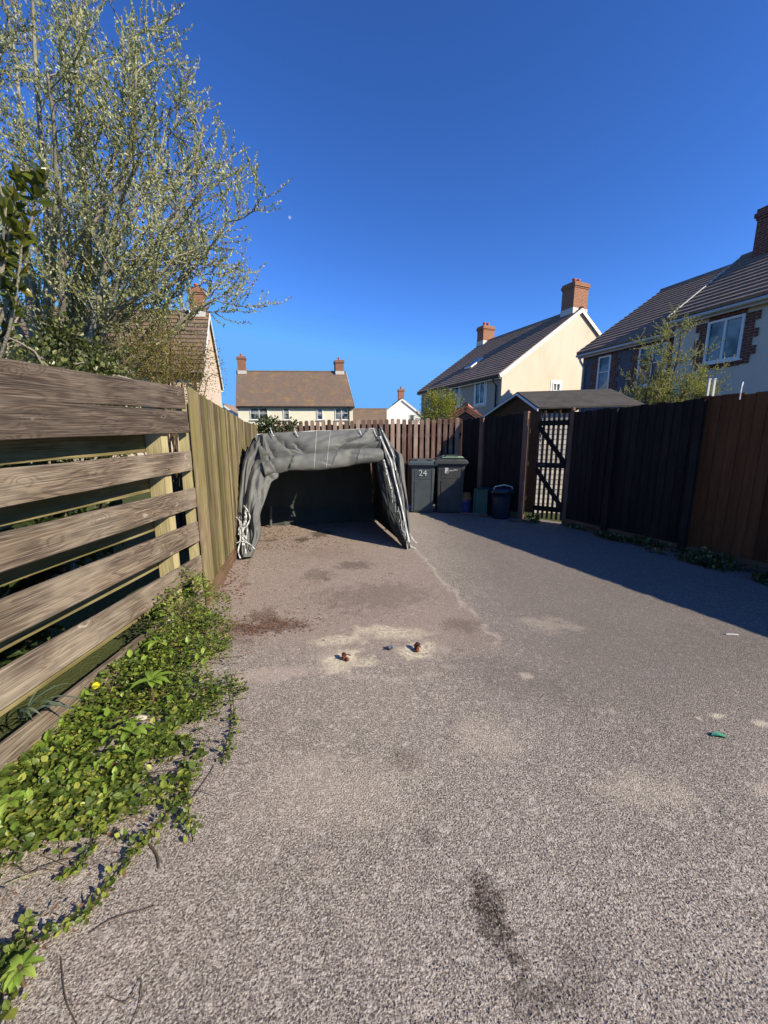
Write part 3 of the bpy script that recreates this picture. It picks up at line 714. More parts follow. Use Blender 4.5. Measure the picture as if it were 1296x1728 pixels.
# garden shed behind the gate
def shed():
    apx = V((2.95, 9.0, 2.5)); ner = V((3.02, 7.88, 2.08)); far = V((2.42, 10.05, 2.02))
    du = V((4.86, 8.72, 2.53)) - apx
    root = thing('garden_shed', 'garden shed with a grey felt roof and white edge boards behind the picket gate', 'shed', (apx.x, apx.y, 0))
    m = MB(); nw = 24
    a, b = V((ner.x + 0.08, ner.y + 0.12, 0)), V((ner.x + 0.08, ner.y + 0.12, 0)) + V((du.x, du.y, 0)) * 0.95
    dd = (b - a).normalized(); nr = V((dd.y, -dd.x, 0))
    for k in range(20): m.beam(a + V((0, 0, 0.05 + k * 0.1)), b + V((0, 0, 0.05 + k * 0.1)), (V((0, 0, 1)) + nr * -0.12) * 0.105, nr * 0.014)
    m.build('side_wall', M['shedwall'], root)
    m = MB(); f2 = V((far.x + 0.1, far.y - 0.12, 0)); a2 = V((ner.x + 0.05, ner.y + 0.16, 0)); e = V((0.12, -0.02, 0))
    m.face([a2 + e, f2 + e, V((far.x, far.y, 2.0)) + e, V((apx.x, apx.y, 2.46)) + e, V((ner.x, ner.y + .1, 2.04)) + e]); m.build('gable_wall', M['shedbrown'], root)
    for side, eave in ((0, ner), (1, far)):
        m = MB(); up = V((0, 0, 0.03))
        m.face([apx + up, eave + up, eave + du + up, apx + du + up]); m.face([apx, apx + du, eave + du, eave])
        m.face([eave, eave + du, eave + du + up, eave + up]); m.face([apx, eave, eave + up, apx + up]); m.face([apx + du, apx + du + up, eave + du + up, eave + du])
        m.build('roof', M['felt'], root)
        for off, k in ((V((0, 0, 0)), 1), (du, 1)):
            m = MB(); ud = du.normalized(); sg_ = -1 if off.length < 0.1 else 1
            m.beam(apx + off + ud * sg_ * 0.012 + V((0, 0, -0.02)), eave + off + ud * sg_ * 0.012 + V((0, 0, -0.02)), (0, 0, 0.045), ud * 0.02); m.build('edge_board', M['white'], root)
M['shedwall'] = wood('pale_shed_boards', (0.42, 0.38, 0.33), (0.52, 0.48, 0.42), (0.6, 0.56, 0.5), knots=False)
M['shedbrown'] = wood('brown_shed_boards', (0.11, 0.05, 0.02), (0.15, 0.07, 0.03), (0.18, 0.09, 0.05), knots=False)
shed()

# ------------------------------------------------------------------ shelter
def fabmat(name, c, rough=0.55, spec=0.35):
    t = NT(name); p = t.obj()
    a = t.noise(p, 2.5, 4, 0.6); b = t.noise(p, 30, 3, 0.6)
    cc = t.mix(t.ramp(a, 0.35, 0.7, 0, 0.5), c, tuple(x * 0.72 for x in c)); cc = t.mix(t.ramp(b, 0.6, 0.8, 0, 0.25), cc, tuple(min(1, x * 1.5) for x in c))
    t.base(cc, rough, spec); t.bump(b, 0.12, 0.004); return t.m
M['tarp'] = fabmat('grey_tarpaulin', (0.125, 0.126, 0.122), 0.6, 0.25)
M['tarp_shade'] = fabmat('grey_tarpaulin_shade', (0.03, 0.033, 0.032), 0.8, 0.15)  # near-black copy of the cloth, standing in for shade inside
M['tarp_back'] = fabmat('grey_tarpaulin_back', (0.06, 0.066, 0.06), 0.8, 0.15)  # back wall cloth with the interior shade put into its colour
M['webbing'] = plain('frayed_white_webbing', (0.46, 0.46, 0.45), 0.8, 0.2, 0.2)
M['pole'] = plain('grey_steel_pole', (0.10, 0.10, 0.10), 0.5, 0.4, 0.2, metal=0.0)
def N3(x, y, z=0.0): return noise.noise(V((x, y, z)))
def ridge(x, y, z=0.0): return 1 - abs(2 * N3(x, y, z))

def crease(x, y, c):
    x0, y0, x1, y1, w_, amp, cv = c
    dx, dy = x1 - x0, y1 - y0; L = math.hypot(dx, dy); tt = ((x - x0) * dx + (y - y0) * dy) / (L * L)
    if tt <= 0 or tt >= 1: return 0.0
    d = ((x - x0) * dy - (y - y0) * dx) / L + cv * math.sin(math.pi * tt) + 0.012 * N3(x * 14, y * 14, 6)
    a = amp * math.sin(math.pi * tt) ** 0.6
    return a * math.exp(-d / w_) if d > 0 else a * math.exp(d / (w_ * 0.14)) * 1.0
def shelter():
    root = thing('vehicle_shelter', 'sagging grey tarpaulin shelter with rolled-up door flap and frayed white ties', 'shelter', (-0.7, 5.05, 0))
    FLp, FRp = V((-1.76, 4.80, 0)), V((0.34, 5.32, 0)); D = V((-0.53, 2.10, 0))
    Dn = D.normalized(); LEAN = 0.95 / 1.62                          # the front hoop leans back from its feet
    n = (FRp - FLp).cross(V((Dn.x * LEAN, Dn.y * LEAN, 1.0))).normalized()         # towards the camera
    if n.y > 0: n = -n
    def back(p, t): return p + Dn * (t * (D.length - max(0, p.z) * LEAN))
    # canopy: profile swept to the back
    front = smoothpath([PL(407, 940, FLp, n), PL(405, 870, FLp, n), PL(407, 795, FLp, n), PL(419, 752, FLp, n), PL(436, 737, FLp, n), PL(500, 733, FLp, n), PL(570, 730, FLp, n), PL(633, 727, FLp, n),
                        PL(650, 737, FLp, n), PL(664, 775, FLp, n), PL(677, 840, FLp, n), PL(686, 920, FLp, n)], 8)
    N_ = len(front) - 1
    cen = V((-0.7, 5.05, 0.8))
    def can(u, t):
        k = u * N_; i = min(int(k), N_ - 1); p = front[i].lerp(front[i + 1], k - i)
        q = back(p, t)
        dv = (p - cen).normalized()
        wr = 0.030 * N3(u * 9, t * 4, 1) + 0.018 * ridge(u * 14 + t * 3, t * 5, 2) - 0.02
        sag = -0.035 * math.sin(math.pi * ((t * 2) % 1)) if q.z > 1.3 else -0.03 * math.sin(math.pi * t)
        q += dv * (wr + sag) * (0.25 + 0.75 * min(1, q.z * 3))
        q.z = max(q.z, 0.004)
        return q
    m = MB(); m.grid(can, 110, 46); m.build('canopy', M['tarp'], root, smooth=True, solid=0.004)
    def lin(u, t):
        q = can(u, 0.03 + t * 0.96); d_ = cen + Dn * ((q - cen).dot(Dn)) - q; d_.z = 0 if q.z < .8 else d_.z
        return q + d_.normalized() * 0.02
    m = MB(); m.grid(lin, 90, 30); m.build('shade_lining', M['tarp_shade'], root, smooth=True)  # added dark sheet inside the canopy, painting the interior shade
    # back wall
    bl, br = FLp + D * 0.985 + V((0.0, 0, 0)), FRp + D * 0.985
    def bk(u, t):
        p = bl.lerp(br, u); top = 1.52
        shr = 0.14 * t
        p = bl.lerp(br, 0.5 + (u - 0.5) * (1 - shr)) + V((0, 0, 0.0 + top * t))
        fold = 0.03 * ridge(u * 7, t * 1.2, 5) + 0.03 * N3(u * 3, t * 3, 6)
        bot = max(0, 1 - t * 5)
        fold += bot * (0.16 + 0.08 * ridge(u * 9, 0.3, 8))
        q = p - Dn * (fold)
        return q
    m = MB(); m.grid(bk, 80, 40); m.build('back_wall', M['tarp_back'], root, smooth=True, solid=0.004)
    # rolled door flap hanging along the front top edge
    HC = [(0.10, 0.02, 0.17, 1.0, 0.05, -0.05, 0.02), (0.17, 0.10, 0.44, 0.98, 0.07, -0.11, 0.05), (0.30, 0.42, 0.37, 0.80, 0.03, -0.06, 0.0), (0.03, 0.40, 0.16, 0.95, 0.05, -0.09, -0.02),
          (0.60, 0.99, 0.82, 0.42, 0.08, -0.10, -0.05), (0.68, 0.97, 1.0, 0.60, 0.06, -0.10, 0.03), (0.88, 0.02, 0.80, 0.55, 0.05, 0.05, 0.0), (0.93, 0.02, 0.95, 0.7, 0.03, -0.06, 0.0), (0.24, 0.30, 0.30, 0.9, 0.04, -0.05, 0.02)]
    RC = [(0.33, 0.0, 0.26, 1.0, 0.03, 0.030, 0.01), (0.21, 0.65, 0.33, 0.30, 0.03, -0.035, 0.0), (0.62, 0.1, 0.56, 0.9, 0.04, 0.02, 0.0), (0.70, 0.2, 0.92, 0.45, 0.05, -0.035, 0.02), (0.82, 0.0, 0.80, 1.0, 0.03, 0.02, 0.0), (0.10, 0.1, 0.2, 0.9, 0.03, -0.03, 0.0), (0.45, 0.3, 0.60, 0.55, 0.04, -0.02, 0.0)]
    topp = [(430, 737), (470, 733), (520, 731), (570, 729), (610, 727), (634, 725)]
    topw = smoothpath([PL(x, y, FLp, n) for x, y in topp], 10)
    botp = smoothpath([PL(x, y, FLp, n) for x, y in [(448, 806), (468, 800), (500, 796), (540, 795), (575, 790), (605, 785), (646, 781)]], 10)
    def hd(u, t):
        ka = u * (len(topw) - 1); i = min(int(ka), len(topw) - 2); a = topw[i].lerp(topw[i + 1], ka - i)
        kb = u * (len(botp) - 1); j = min(int(kb), len(botp) - 2); b = botp[j].lerp(botp[j + 1], kb - j)
        # t 0..0.60 hanging cloth, 0.60..1 roll
        T = 0.57 + 0.05 * math.sin(u * 7 + 1)
        roll = 0.38 - 0.06 * math.cos(u * 5)
        if t < T:
            k = t / T
            p = a.lerp(b, k * (1 - roll) * 1.06)
            f = 0.05 + 0.10 * k
            # diagonal sags
            for cc_ in HC: f += crease(u, k, cc_)
            f += 0.06 * N3(u * 4, k * 1.5, 4) * k + 0.012 * N3(u * 16, k * 6, 9)
            f -= 0.17 * max(0, (k - 0.72) / 0.28) ** 1.5
            return p + n * f
        k = (t - T) / (1 - T)
        ang = math.pi * (0.12 + 1.28 * k)
        rr = 0.062 + 0.035 * N3(u * 4, 0, 3)
        p0 = a.lerp(b, 1 - roll * 0.5)
        up = (a - b).normalized()
        h_ = (a - b).length * roll * 0.5
        f = 0.05 + rr * math.sin(ang) * 1.25 + 0.035 * N3(u * 5, k * 2.4, 2) + 0.012 * N3(u * 17, k * 5, 3) + sum(crease(u, k, cc_) for cc_ in RC)
        return p0 + up * (h_ * math.cos(ang) * 1.0) + n * f
    m = MB(); m.grid(hd, 200, 70); m.build('door_flap', M['tarp'], root, smooth=True, solid=0.004)
    # gathered cloth at each front leg
    def gather(name, outer, inner, sd, amp, nf, mat, cr=()):
        o_ = smoothpath([PL(x, y, FLp, n) for x, y in outer], 8); i_ = smoothpath([PL(x, y, FLp, n) for x, y in inner], 8)
        def gf(u, t):
            k = t * (len(o_) - 1); a_ = min(int(k), len(o_) - 2); a = o_[a_].lerp(o_[a_ + 1], k - a_)
            k = t * (len(i_) - 1); b_ = min(int(k), len(i_) - 2); b = i_[b_].lerp(i_[b_ + 1], k - b_)
            p = a.lerp(b, u)
            f = 0.10 * math.sin(math.pi * u) ** 0.7 + 0.02
            for cc_ in cr: f += crease(u, t, cc_)
            f += amp * 0.8 * N3(u * 2.5, t * 5, sd + 3) + amp * .30 * N3(u * 8, t * 14, sd + 5)
            p = p + n * f
            p.z = max(0.01, p.z); return p
        m = MB(); m.grid(gf, 50, 90); return m.build(name, mat, root, smooth=True, solid=0.004)
    gather('side_drape', [(436, 735), (424, 752), (411, 780), (405, 820), (402, 870), (405, 915), (408, 945)],
           [(452, 748), (470, 800), (458, 815), (449, 842), (440, 870), (440, 905), (424, 942)], 21, 0.075, 3.2, M['tarp'],
           [(0.30, 0.0, 0.28, 0.62, 0.14, -0.13, 0.03), (0.62, 0.12, 0.80, 0.42, 0.10, -0.07, 0.02), (0.12, 0.30, 0.22, 0.98, 0.10, -0.09, 0.0), (0.45, 0.40, 0.95, 0.60, 0.08, -0.06, 0.03), (0.35, 0.62, 0.50, 0.95, 0.10, -0.08, -0.03), (0.55, 0.78, 1.0, 0.72, 0.07, 0.05, 0.0), (0.75, 0.5, 0.70, 0.9, 0.1, 0.05, 0.0)])
    gather('side_drape', [(640, 722), (664, 758), (679, 773), (683, 815), (688, 858), (691, 895), (690, 927)],
           [(636, 730), (648, 775), (657, 800), (666, 840), (674, 870), (682, 905), (686, 928)], 33, 0.06, 2.6, M['tarp'],
           [(0.55, 0.02, 0.50, 0.50, 0.12, -0.09, 0.04), (0.15, 0.18, 0.60, 0.40, 0.09, -0.09, 0.0), (0.45, 0.45, 0.20, 0.70, 0.10, -0.07, 0.02), (0.30, 0.62, 0.65, 0.92, 0.10, -0.08, 0.0), (0.7, 0.3, 0.75, 0.8, 0.10, 0.06, 0.0)])
    # ragged inner flap along the right opening edge, its cloth darkened for shade
    gather('side_drape', [(647, 780), (659, 810), (668, 848), (676, 880), (684, 905), (690, 928)],
           [(634, 785), (638, 812), (646, 850), (655, 880), (668, 905), (684, 928)], 45, 0.05, 3.5, M['tarp_shade'])
    # poles
    for pts in ([FLp + V((0.06, 0.02, 0)), PL(412, 800, FLp, n) + V((.06, .05, 0)), PL(437, 741, FLp, n) + V((.04, .06, 0)), PL(632, 732, FLp, n) + V((-.03, .06, 0)), PL(662, 790, FLp, n) + V((-.04, .06, 0)), FRp + V((-0.04, 0.03, 0))],):
        for off in (0.0, 0.5, 0.95):
            m = MB(); m.tube(smoothpath([back(p, off) for p in pts], 4), 0.014, 8); m.build('frame_pole', M['pole'], root, smooth=True)
    c = G(457, 890); m = MB(); m.tube([c, c + V((0.02, 0, 0.37))], 0.022, 8); m.build('frame_pole', M['pole'], root)
    # frayed webbing edges
    random.seed(5)
    def web(pts, wdt, name='webbing'):
        pts = smoothpath(pts, 5); m = MB()
        for i in range(len(pts) - 1):
            a, b = pts[i], pts[i + 1]; dd = (b - a).normalized(); s_ = dd.cross(n).normalized() * wdt / 2
            tw = n * 0.006 * math.sin(i * 1.3)
            m.face([a - s_ + tw, a + s_ - tw, b + s_ - tw, b - s_ + tw], r=.5)
        return m
    def addweb(pix, wdt, push):
        mm = web([PL(x, y, FLp, n) + n * (push + random.uniform(-.01, .02)) for x, y in pix], wdt)
        mm.build('webbing', M['webbing'], root, solid=0.002)
    addweb([(638, 745), (650, 772), (657, 790), (662, 815), (668, 838), (673, 860), (679, 885), (686, 920)], 0.022, 0.15)
    addweb([(641, 735), (652, 757), (660, 778), (664, 800)], 0.014, 0.14)
    addweb([(645, 782), (650, 800), (655, 823), (657, 830)], 0.018, 0.12)
    addweb([(414, 860), (420, 868), (424, 880), (420, 893), (412, 903), (415, 925), (418, 940)], 0.013, 0.16)
    addweb([(402, 922), (412, 920), (424, 924), (432, 932)], 0.011, 0.17)
    addweb([(406, 900), (409, 915), (405, 935), (409, 948)], 0.014, 0.17)
    addweb([(402, 880), (410, 890), (413, 905), (418, 915)], 0.011, 0.16)
    addweb([(434, 736), (470, 733), (520, 731), (570, 729), (630, 726)], 0.014, 0.035)
    for x in (457, 497, 604, 628): addweb([(x, 729), (x + 3, 737), (x + 6, 742)], 0.014, 0.10)
    for k in range(26):
        t = random.random() ** 0.7; x = 646 + 38 * t; y = 790 + 125 * t + random.uniform(-8, 8); l = random.uniform(8, 20)
        addweb([(x, y), (x + random.uniform(-1, 1.5), y + l * .5), (x + random.uniform(-1, 3), y + l)], random.uniform(0.004, 0.009), 0.13)
    for k in range(16):
        t = random.random(); x = 411 + random.uniform(-6, 10); y = 866 + 60 * t; l = random.uniform(8, 24)
        addweb([(x, y), (x + random.uniform(-2, 2), y + l * .5), (x + random.uniform(-3, 4), y + l)], random.uniform(0.005, 0.013), 0.16)
    addweb([(688, 905), (694, 914), (700, 920)], 0.014, 0.10); addweb([(687, 920), (692, 926), (699, 928)], 0.012, 0.08)
    # seam lines on the flap
    m = MB()
    for u0 in (0.455, 0.545):
        for side in (0,):
            m = MB()
            for j in range(69):
                a, b = hd(u0, j / 70), hd(u0, (j + 1) / 70); e = (topw[-1] - topw[0]).normalized() * 0.004
                m.face([a - e + n * 0.006, a + e + n * 0.006, b + e + n * 0.006, b - e + n * 0.006], r=.5)
            m.build('seam', M['pole_light'], root)
M['pole_light'] = plain('pale_seam', (0.34, 0.34, 0.33), 0.7)
shelter()

# ------------------------------------------------------------------ wheelie bins and other containers
def bincol(name, c):
    t = NT(name); p = t.obj(); a = t.noise(p, 5, 5, 0.7); b = t.noise(t.vmul(p, (14, 14, 2)), 1, 4, 0.6)
    cc = t.mix(t.ramp(a, 0.4, 0.8, 0, 0.35), c, (0.13, 0.12, 0.11)); cc = t.mix(t.ramp(b, 0.55, 0.8, 0, 0.3), cc, (0.10, 0.09, 0.08))
    t.base(cc, 0.5, 0.4); t.bump(a, 0.1, 0.004); return t.m
M['bin_blue'] = bincol('slate_blue_plastic', (0.052, 0.068, 0.080))
M['bin_black'] = bincol('charcoal_plastic', (0.038, 0.040, 0.042))
M['lid_green'] = bincol('faded_green_plastic', (0.20, 0.30, 0.21))
M['sticker'] = plain('white_print', (0.40, 0.41, 0.42), 0.7, 0.3, 0.8, 45)
def textmesh(body, size, mat, parent, loc, rotz, name='print', tilt=90):
    cu = bpy.data.curves.new(name, 'FONT'); cu.body = body; cu.size = size; cu.extrude = 0.0008; cu.align_x = 'CENTER'; cu.align_y = 'CENTER'
    to = bpy.data.objects.new('tmp', cu); col.objects.link(to)
    dg = bpy.context.evaluated_depsgraph_get()
    me = bpy.data.meshes.new_from_object(to.evaluated_get(dg)); bpy.data.objects.remove(to); bpy.data.curves.remove(cu)
    me.materials.append(mat)
    o = bpy.data.objects.new(name, me); col.objects.link(o); o.parent = parent
    o.location = loc; o.rotation_euler = (R(tilt), 0, rotz); return o
def wheelie(label, loc, rz, W, D_, H, mat, lidmat=None, logo=0):
    root = thing('wheelie_bin', label, 'bin', loc, 'wheelie bins by the back fence')
    c = V(loc); X = V((math.cos(rz), math.sin(rz), 0)); Y = V((-math.sin(rz), math.cos(rz), 0)); Z = V((0, 0, 1))
    def q(x, y, z): return c + X * x + Y * y + Z * z       # front face is y = -D/2
    zs = [0.02, 0.06, 0.30, 0.62, H - 0.16, H - 0.12, H - 0.115, H - 0.05]
    def half(z):
        k = z / H; return (W / 2 * (0.80 + 0.16 * k), D_ / 2 * (0.66 + 0.30 * k))
    m = MB(); ring = []
    for z in zs:
        hx, hy = half(z); rr = 0.035; lp = []
        if z > H - 0.118: hx += 0.022; hy += 0.022
        for cx, cy, a0 in ((hx - rr, hy - rr, 0), (-hx + rr, hy - rr, 90), (-hx + rr, -hy + rr, 180), (hx - rr, -hy + rr, 270)):
            for k in range(4): an = R(a0 + k * 30); lp.append(q(cx + rr * math.cos(an), cy + rr * math.sin(an) , z))
        ring.append(lp)
    for i in range(len(zs) - 1):
        for k in range(16): m.face([ring[i][k], ring[i][(k + 1) % 16], ring[i + 1][(k + 1) % 16], ring[i + 1][k]], r=.5)
    m.face(list(reversed(ring[0])), r=.5); m.face(ring[-1], r=.5)
    m.build('body', mat, root, smooth=False)
    # moulded front panel
    hx, hy = half(0.5); m = MB()
    def slab(x0, x1, z0, z1, th):
        h0, h1 = half(z0), half(z1)
        a, b, c_, d_ = q(x0, -h0[1] - th, z0), q(x1, -h0[1] - th, z0), q(x1, -h1[1] - th, z1), q(x0, -h1[1] - th, z1)
        a2, b2, c2, d2 = q(x0, -h0[1] + .01, z0), q(x1, -h0[1] + .01, z0), q(x1, -h1[1] + .01, z1), q(x0, -h1[1] + .01, z1)
        for f in ((a, b, c_, d_), (a, a2, b2, b), (d_, c_, c2, d2), (a, d_, d2, a2), (b, b2, c2, c_)): m.face(f, r=.5)
    if W < 0.5: slab(-hx * 0.45, hx * 0.45, 0.03, H - 0.18, 0.012); slab(-hx * 0.98, -hx * 0.72, 0.03, H - 0.18, 0.010); slab(hx * 0.72, hx * 0.98, 0.03, H - 0.18, 0.010)
    else: slab(-hx * 0.72, hx * 0.72, 0.05, H * 0.62, 0.012); slab(-hx * 0.72, hx * 0.72, H * 0.66, H - 0.2, 0.006); slab(hx * 0.80, hx * 0.96, 0.03, H - 0.18, 0.008); slab(-hx * 0.96, -hx * 0.80, 0.03, H - 0.18, 0.008)
    m.build('front_panel', mat, root)
    # lid, slightly domed with a front lip
    hx, hy = half(H); hx += 0.04; hy += 0.05; m = MB()
    def ld(u, v):
        x, y = (u * 2 - 1), (v * 2 - 1)
        e = max(abs(x), abs(y)); z = H - 0.03 + 0.055 * (1 - max(0, (e - 0.7) / 0.3) ** 2) + 0.01 * y
        return q(x * hx, y * hy, z)
    m.grid(ld, 14, 14)
    ed = [ld(i / 14, 0) for i in range(15)] + [ld(1, i / 14) for i in range(1, 15)] + [ld(1 - i / 14, 1) for i in range(1, 15)] + [ld(0, 1 - i / 14) for i in range(1, 14)]
    for i in range(len(ed)):
        a, b = ed[i], ed[(i + 1) % len(ed)]; m.face([a, b, b - Z * 0.04, a - Z * 0.04], r=.5)
    lid = m.build('lid', mat, root, smooth=False, solid=0.004)
    m = MB()
    if lidmat:
        m.grid(lambda u, v: q((u * 2 - 1) * hx * 0.68 + 0.03, (v * 2 - 1) * hy * 0.8, H + 0.035 + 0.03 * (1 - max(0, (max(abs(u * 2 - 1), abs(v * 2 - 1)) - .75) / .25) ** 2)), 10, 10); m.build('lid_insert', lidmat, lid)
        m = MB(); m.tube([q(-0.13, -hy * 0.7, H + 0.068), q(-0.11, -hy * 0.78, H + 0.085), q(0.11, -hy * 0.78, H + 0.085), q(0.13, -hy * 0.7, H + 0.068)], 0.013, 8); m.build('grip', M['black'], lid)
    else:
        for s_ in (-0.5, 0.5): m.box(q(s_ * hx, -hy * 0.8, H + 0.035), (0.07, 0.05, 0.03), (X, Y, Z))
        m.build('grip', mat, lid)
    m = MB(); m.tube([q(-hx * 0.6, hy + 0.05, H - 0.02), q(hx * 0.6, hy + 0.05, H - 0.02)], 0.015, 8)
    for s_ in (-0.6, 0.6): m.tube([q(s_ * hx, hy - 0.02, H - 0.05), q(s_ * hx, hy + 0.05, H - 0.02)], 0.013, 8)
    m.build('handle', M['black'], root)
    for s_ in (-1, 1):
        m = MB(); x0 = s_ * W * 0.40; m.tube([q(x0 - 0.022, D_ * 0.36, 0.10), q(x0 + 0.022, D_ * 0.36, 0.10)], 0.10, 20); m.build('wheel', M['black'], root)
    f = -half(H * 0.78)[1]
    if logo == 1: textmesh('24', 0.17, M['sticker'], root, X * 0.0 + Y * (f - 0.016) + Z * (H * 0.77), rz, 'number', 86)
    if logo == 2:
        m = MB(); fz = -half(H * 0.80)[1] - 0.012
        m.box(q(-0.09, fz, H * 0.80), (0.07, 0.004, 0.11), (X, Y, Z)); o = m.build('council_mark', M['sticker'], root)
        m = MB(); m.box(q(-0.075, fz - 0.004, H * 0.775), (0.02, 0.004, 0.03), (X, Y, Z)); m.build('mark_detail', M['bin_black'], o)
        m = MB()
        for k, (x, hh) in enumerate(((-0.035, 0.035), (-0.015, 0.045), (0.003, 0.03), (0.02, 0.035), (0.04, 0.03), (0.06, 0.045), (0.078, 0.03), (0.095, 0.045), (0.115, 0.03))):
            m.box(q(x, fz, H * 0.80 + (0.012 if k > 4 else 0)), (0.011, 0.003, hh * 0.7), (X, Y, Z))
        m.build('mark_lettering', M['sticker'], root)
    return root
wheelie('slim slate-blue wheelie bin with a white 24, left of the charcoal bin', (0.80, 8.13, 0), R(-4), 0.52, 0.50, 1.07, M['bin_blue'], None, 1)
wheelie('charcoal wheelie bin with a faded green lid top and small white council mark', (1.36, 8.13, 0), R(-3), 0.60, 0.60, 1.10, M['bin_black'], M['lid_green'], 2)

M['terracotta'] = plain('terracotta', (0.24, 0.10, 0.04), 0.85, 0.2, 0.3)
M['blueglaze'] = plain('blue_glaze', (0.035, 0.05, 0.15), 0.3, 0.5, 0.3)
M['teal'] = plain('teal_plastic', (0.012, 0.085, 0.085), 0.5, 0.4, 0.25)
M['navy'] = plain('navy_plastic', (0.010, 0.018, 0.035), 0.4, 0.5, 0.25)
pc = P(785, 848, 8.0); pc.z = 0
m = MB(); m.lathe(pc, [(0.0, 0.0), (0.10, 0.0), (0.105, 0.02), (0.115, 0.12), (0.125, 0.22), (0.135, 0.24), (0.135, 0.27), (0.12, 0.27), (0.10, 0.1)], 24); tag(m.build('plant_pot', M['blueglaze'], smooth=True), 'blue glazed plant pot on the ground, with the terracotta pot in its top', 'plant pot')
m = MB(); m.lathe(pc + V((0, 0, 0.272)), [(0.0, 0.15), (0.09, 0.15), (0.10, 0.12), (0.125, 0.05), (0.142, 0.045), (0.142, 0.0), (0.12, 0.0)], 24); tag(m.build('plant_pot', M['terracotta'], smooth=True), 'upturned terracotta pot standing on the blue glazed pot', 'plant pot')
# teal recycling box on end
tb = thing('recycling_box', 'teal plastic recycling box stood on end against the corner fence', 'box', (2.0, 7.78, 0))
m = MB(); ax = (V((0.8, -0.6, 0)), V((0.6, 0.8, 0)), V((0, 0, 1))); cc = V((2.0, 7.80, 0))
m.box(cc + V((0, 0, 0.27)), (0.25, 0.26, 0.53), ax); m.build('shell', M['teal'], tb, bevel=0.02)
m = MB()
for z in (0.03, 0.51): m.box(cc - ax[1] * 0.128 + V((0, 0, z)), (0.29, 0.03, 0.035), ax)
for s_ in (-0.13, 0.13): m.box(cc - ax[1] * 0.128 + ax[0] * s_ + V((0, 0, 0.27)), (0.03, 0.03, 0.445), ax)
m.build('rim', M['teal'], tb)
m = MB(); m.tube([cc - ax[1] * .15 + ax[0] * -.05 + V((0, 0, .545)), cc - ax[1] * .19 + ax[0] * -.04 + V((0, 0, .53)), cc - ax[1] * .19 + ax[0] * .04 + V((0, 0, .53)), cc - ax[1] * .15 + ax[0] * .05 + V((0, 0, .545))], 0.01, 6); m.build('handle', M['black'], tb)
nb = V((2.25, 7.42, 0)); nbx = thing('caddy_bin', 'navy tub with an arched grey handle beside the teal box', 'bin', nb)
m = MB(); m.lathe(nb, [(0.0, 0.0), (0.15, 0.0), (0.16, 0.03), (0.185, 0.4), (0.195, 0.5), (0.205, 0.5), (0.205, 0.53), (0.19, 0.53)], 28); m.build('tub', M['navy'], nbx, smooth=True)
m = MB(); m.lathe(nb, [(0.215, 0.525), (0.215, 0.555), (0.17, 0.585), (0.09, 0.60), (0.0, 0.605)], 28); m.build('lid', M['navy'], nbx, smooth=True)
m = MB(); m.tube([nb + V((-0.2, -.05, 0.5)), nb + V((-0.16, -.1, 0.62)), nb + V((0, -.14, 0.66)), nb + V((0.15, -.12, 0.62)), nb + V((0.2, -0.06, 0.5))], 0.011, 8); m.build('handle', M['mortar'], nbx, smooth=True)
random.seed(22)
# scrap boards lying by the containers
for k, (a, b, lb) in enumerate((((1.55, 7.85), (2.05, 7.62), 'grey scrap board lying in front of the blue pot'), ((2.3, 7.1), (2.85, 6.98), 'pale edging board lying at the foot of the gate post'), ((1.8, 7.95), (2.0, 7.5), 'short brown stick of timber lying across the shaded corner'))):
    m = MB(); m.beam(V((a[0], a[1], 0.02)), V((b[0], b[1], 0.022)), V((0.02, 0.07, 0)), (0, 0, -0.02), seg=4, jit=.004); tag(m.build('scrap_board', M['post_brown'], ), lb, 'board')
m = MB(); a, b = V((3.22, 6.72, 0.02)), V((3.95, 5.0, 0.02)); m.beam(a, b, V((0.05, 0.02, 0)), (0, 0, -0.05), seg=12, jit=.008, r=.9); tag(m.build('edging_strip', M['post_brown']), 'low timber edging strip along the foot of the shaded fence', 'edging')

# ------------------------------------------------------------------ small things on the drive
M['rust'] = plain('rust', (0.15, 0.055, 0.032), 0.9, 0.1, 0.5, 40, 0.6)
M['rust_dark'] = plain('dark_rust', (0.07, 0.03, 0.02), 0.9, 0.1, 0.5, 40, 0.6)
M['zinc'] = plain('dull_zinc', (0.30, 0.30, 0.30), 0.5, 0.4, 0.4, 30, metal=0.4)
def fixing(loc, label, s=1.0, rz=0.0):
    c = V(loc); root = thing('ground_anchor', label, 'ground anchor', c, 'rusty anchors set in the drive'); Z = V((0, 0, 1))
    X = V((math.cos(rz), math.sin(rz), 0)); Y = V((-math.sin(rz), math.cos(rz), 0))
    def lump(cc, rx, ry, rz_, sd):
        m = MB()
        def f(u, v):
            a = 2 * math.pi * u; b = math.pi * (v - 0.5); k = 1 + 0.35 * N3(math.cos(a) * 1.5 + sd, math.sin(a) * 1.5, b * 1.5)
            return cc + X * (rx * k * math.cos(a) * math.cos(b)) + Y * (ry * k * math.sin(a) * math.cos(b)) + Z * (rz_ * k * math.sin(b))
        m.grid(f, 16, 10); return m
    lump(c + Z * 0.022 * s, 0.024 * s, 0.020 * s, 0.026 * s, 1).build('stub', M['rust'], root, smooth=True)
    lump(c + Z * 0.050 * s + X * 0.004 + Y * .012, 0.022 * s, 0.028 * s, 0.014 * s, 5).build('nut', M['rust_dark'], root, smooth=True)
    lump(c + Z * 0.018 * s - Y * 0.035 * s + X * 0.012, 0.016 * s, 0.018 * s, 0.018 * s, 9).build('bolt', M['rust'], root, smooth=True)
    m = MB(); m.tube([c + Z * 0.03 - X * 0.02, c + Z * 0.06 * s + X * 0.02 - Y * .01, c + Z * 0.055 * s + X * .035 - Y * .03], 0.006 * s, 6); m.build('bent_rod', M['rust'], root)
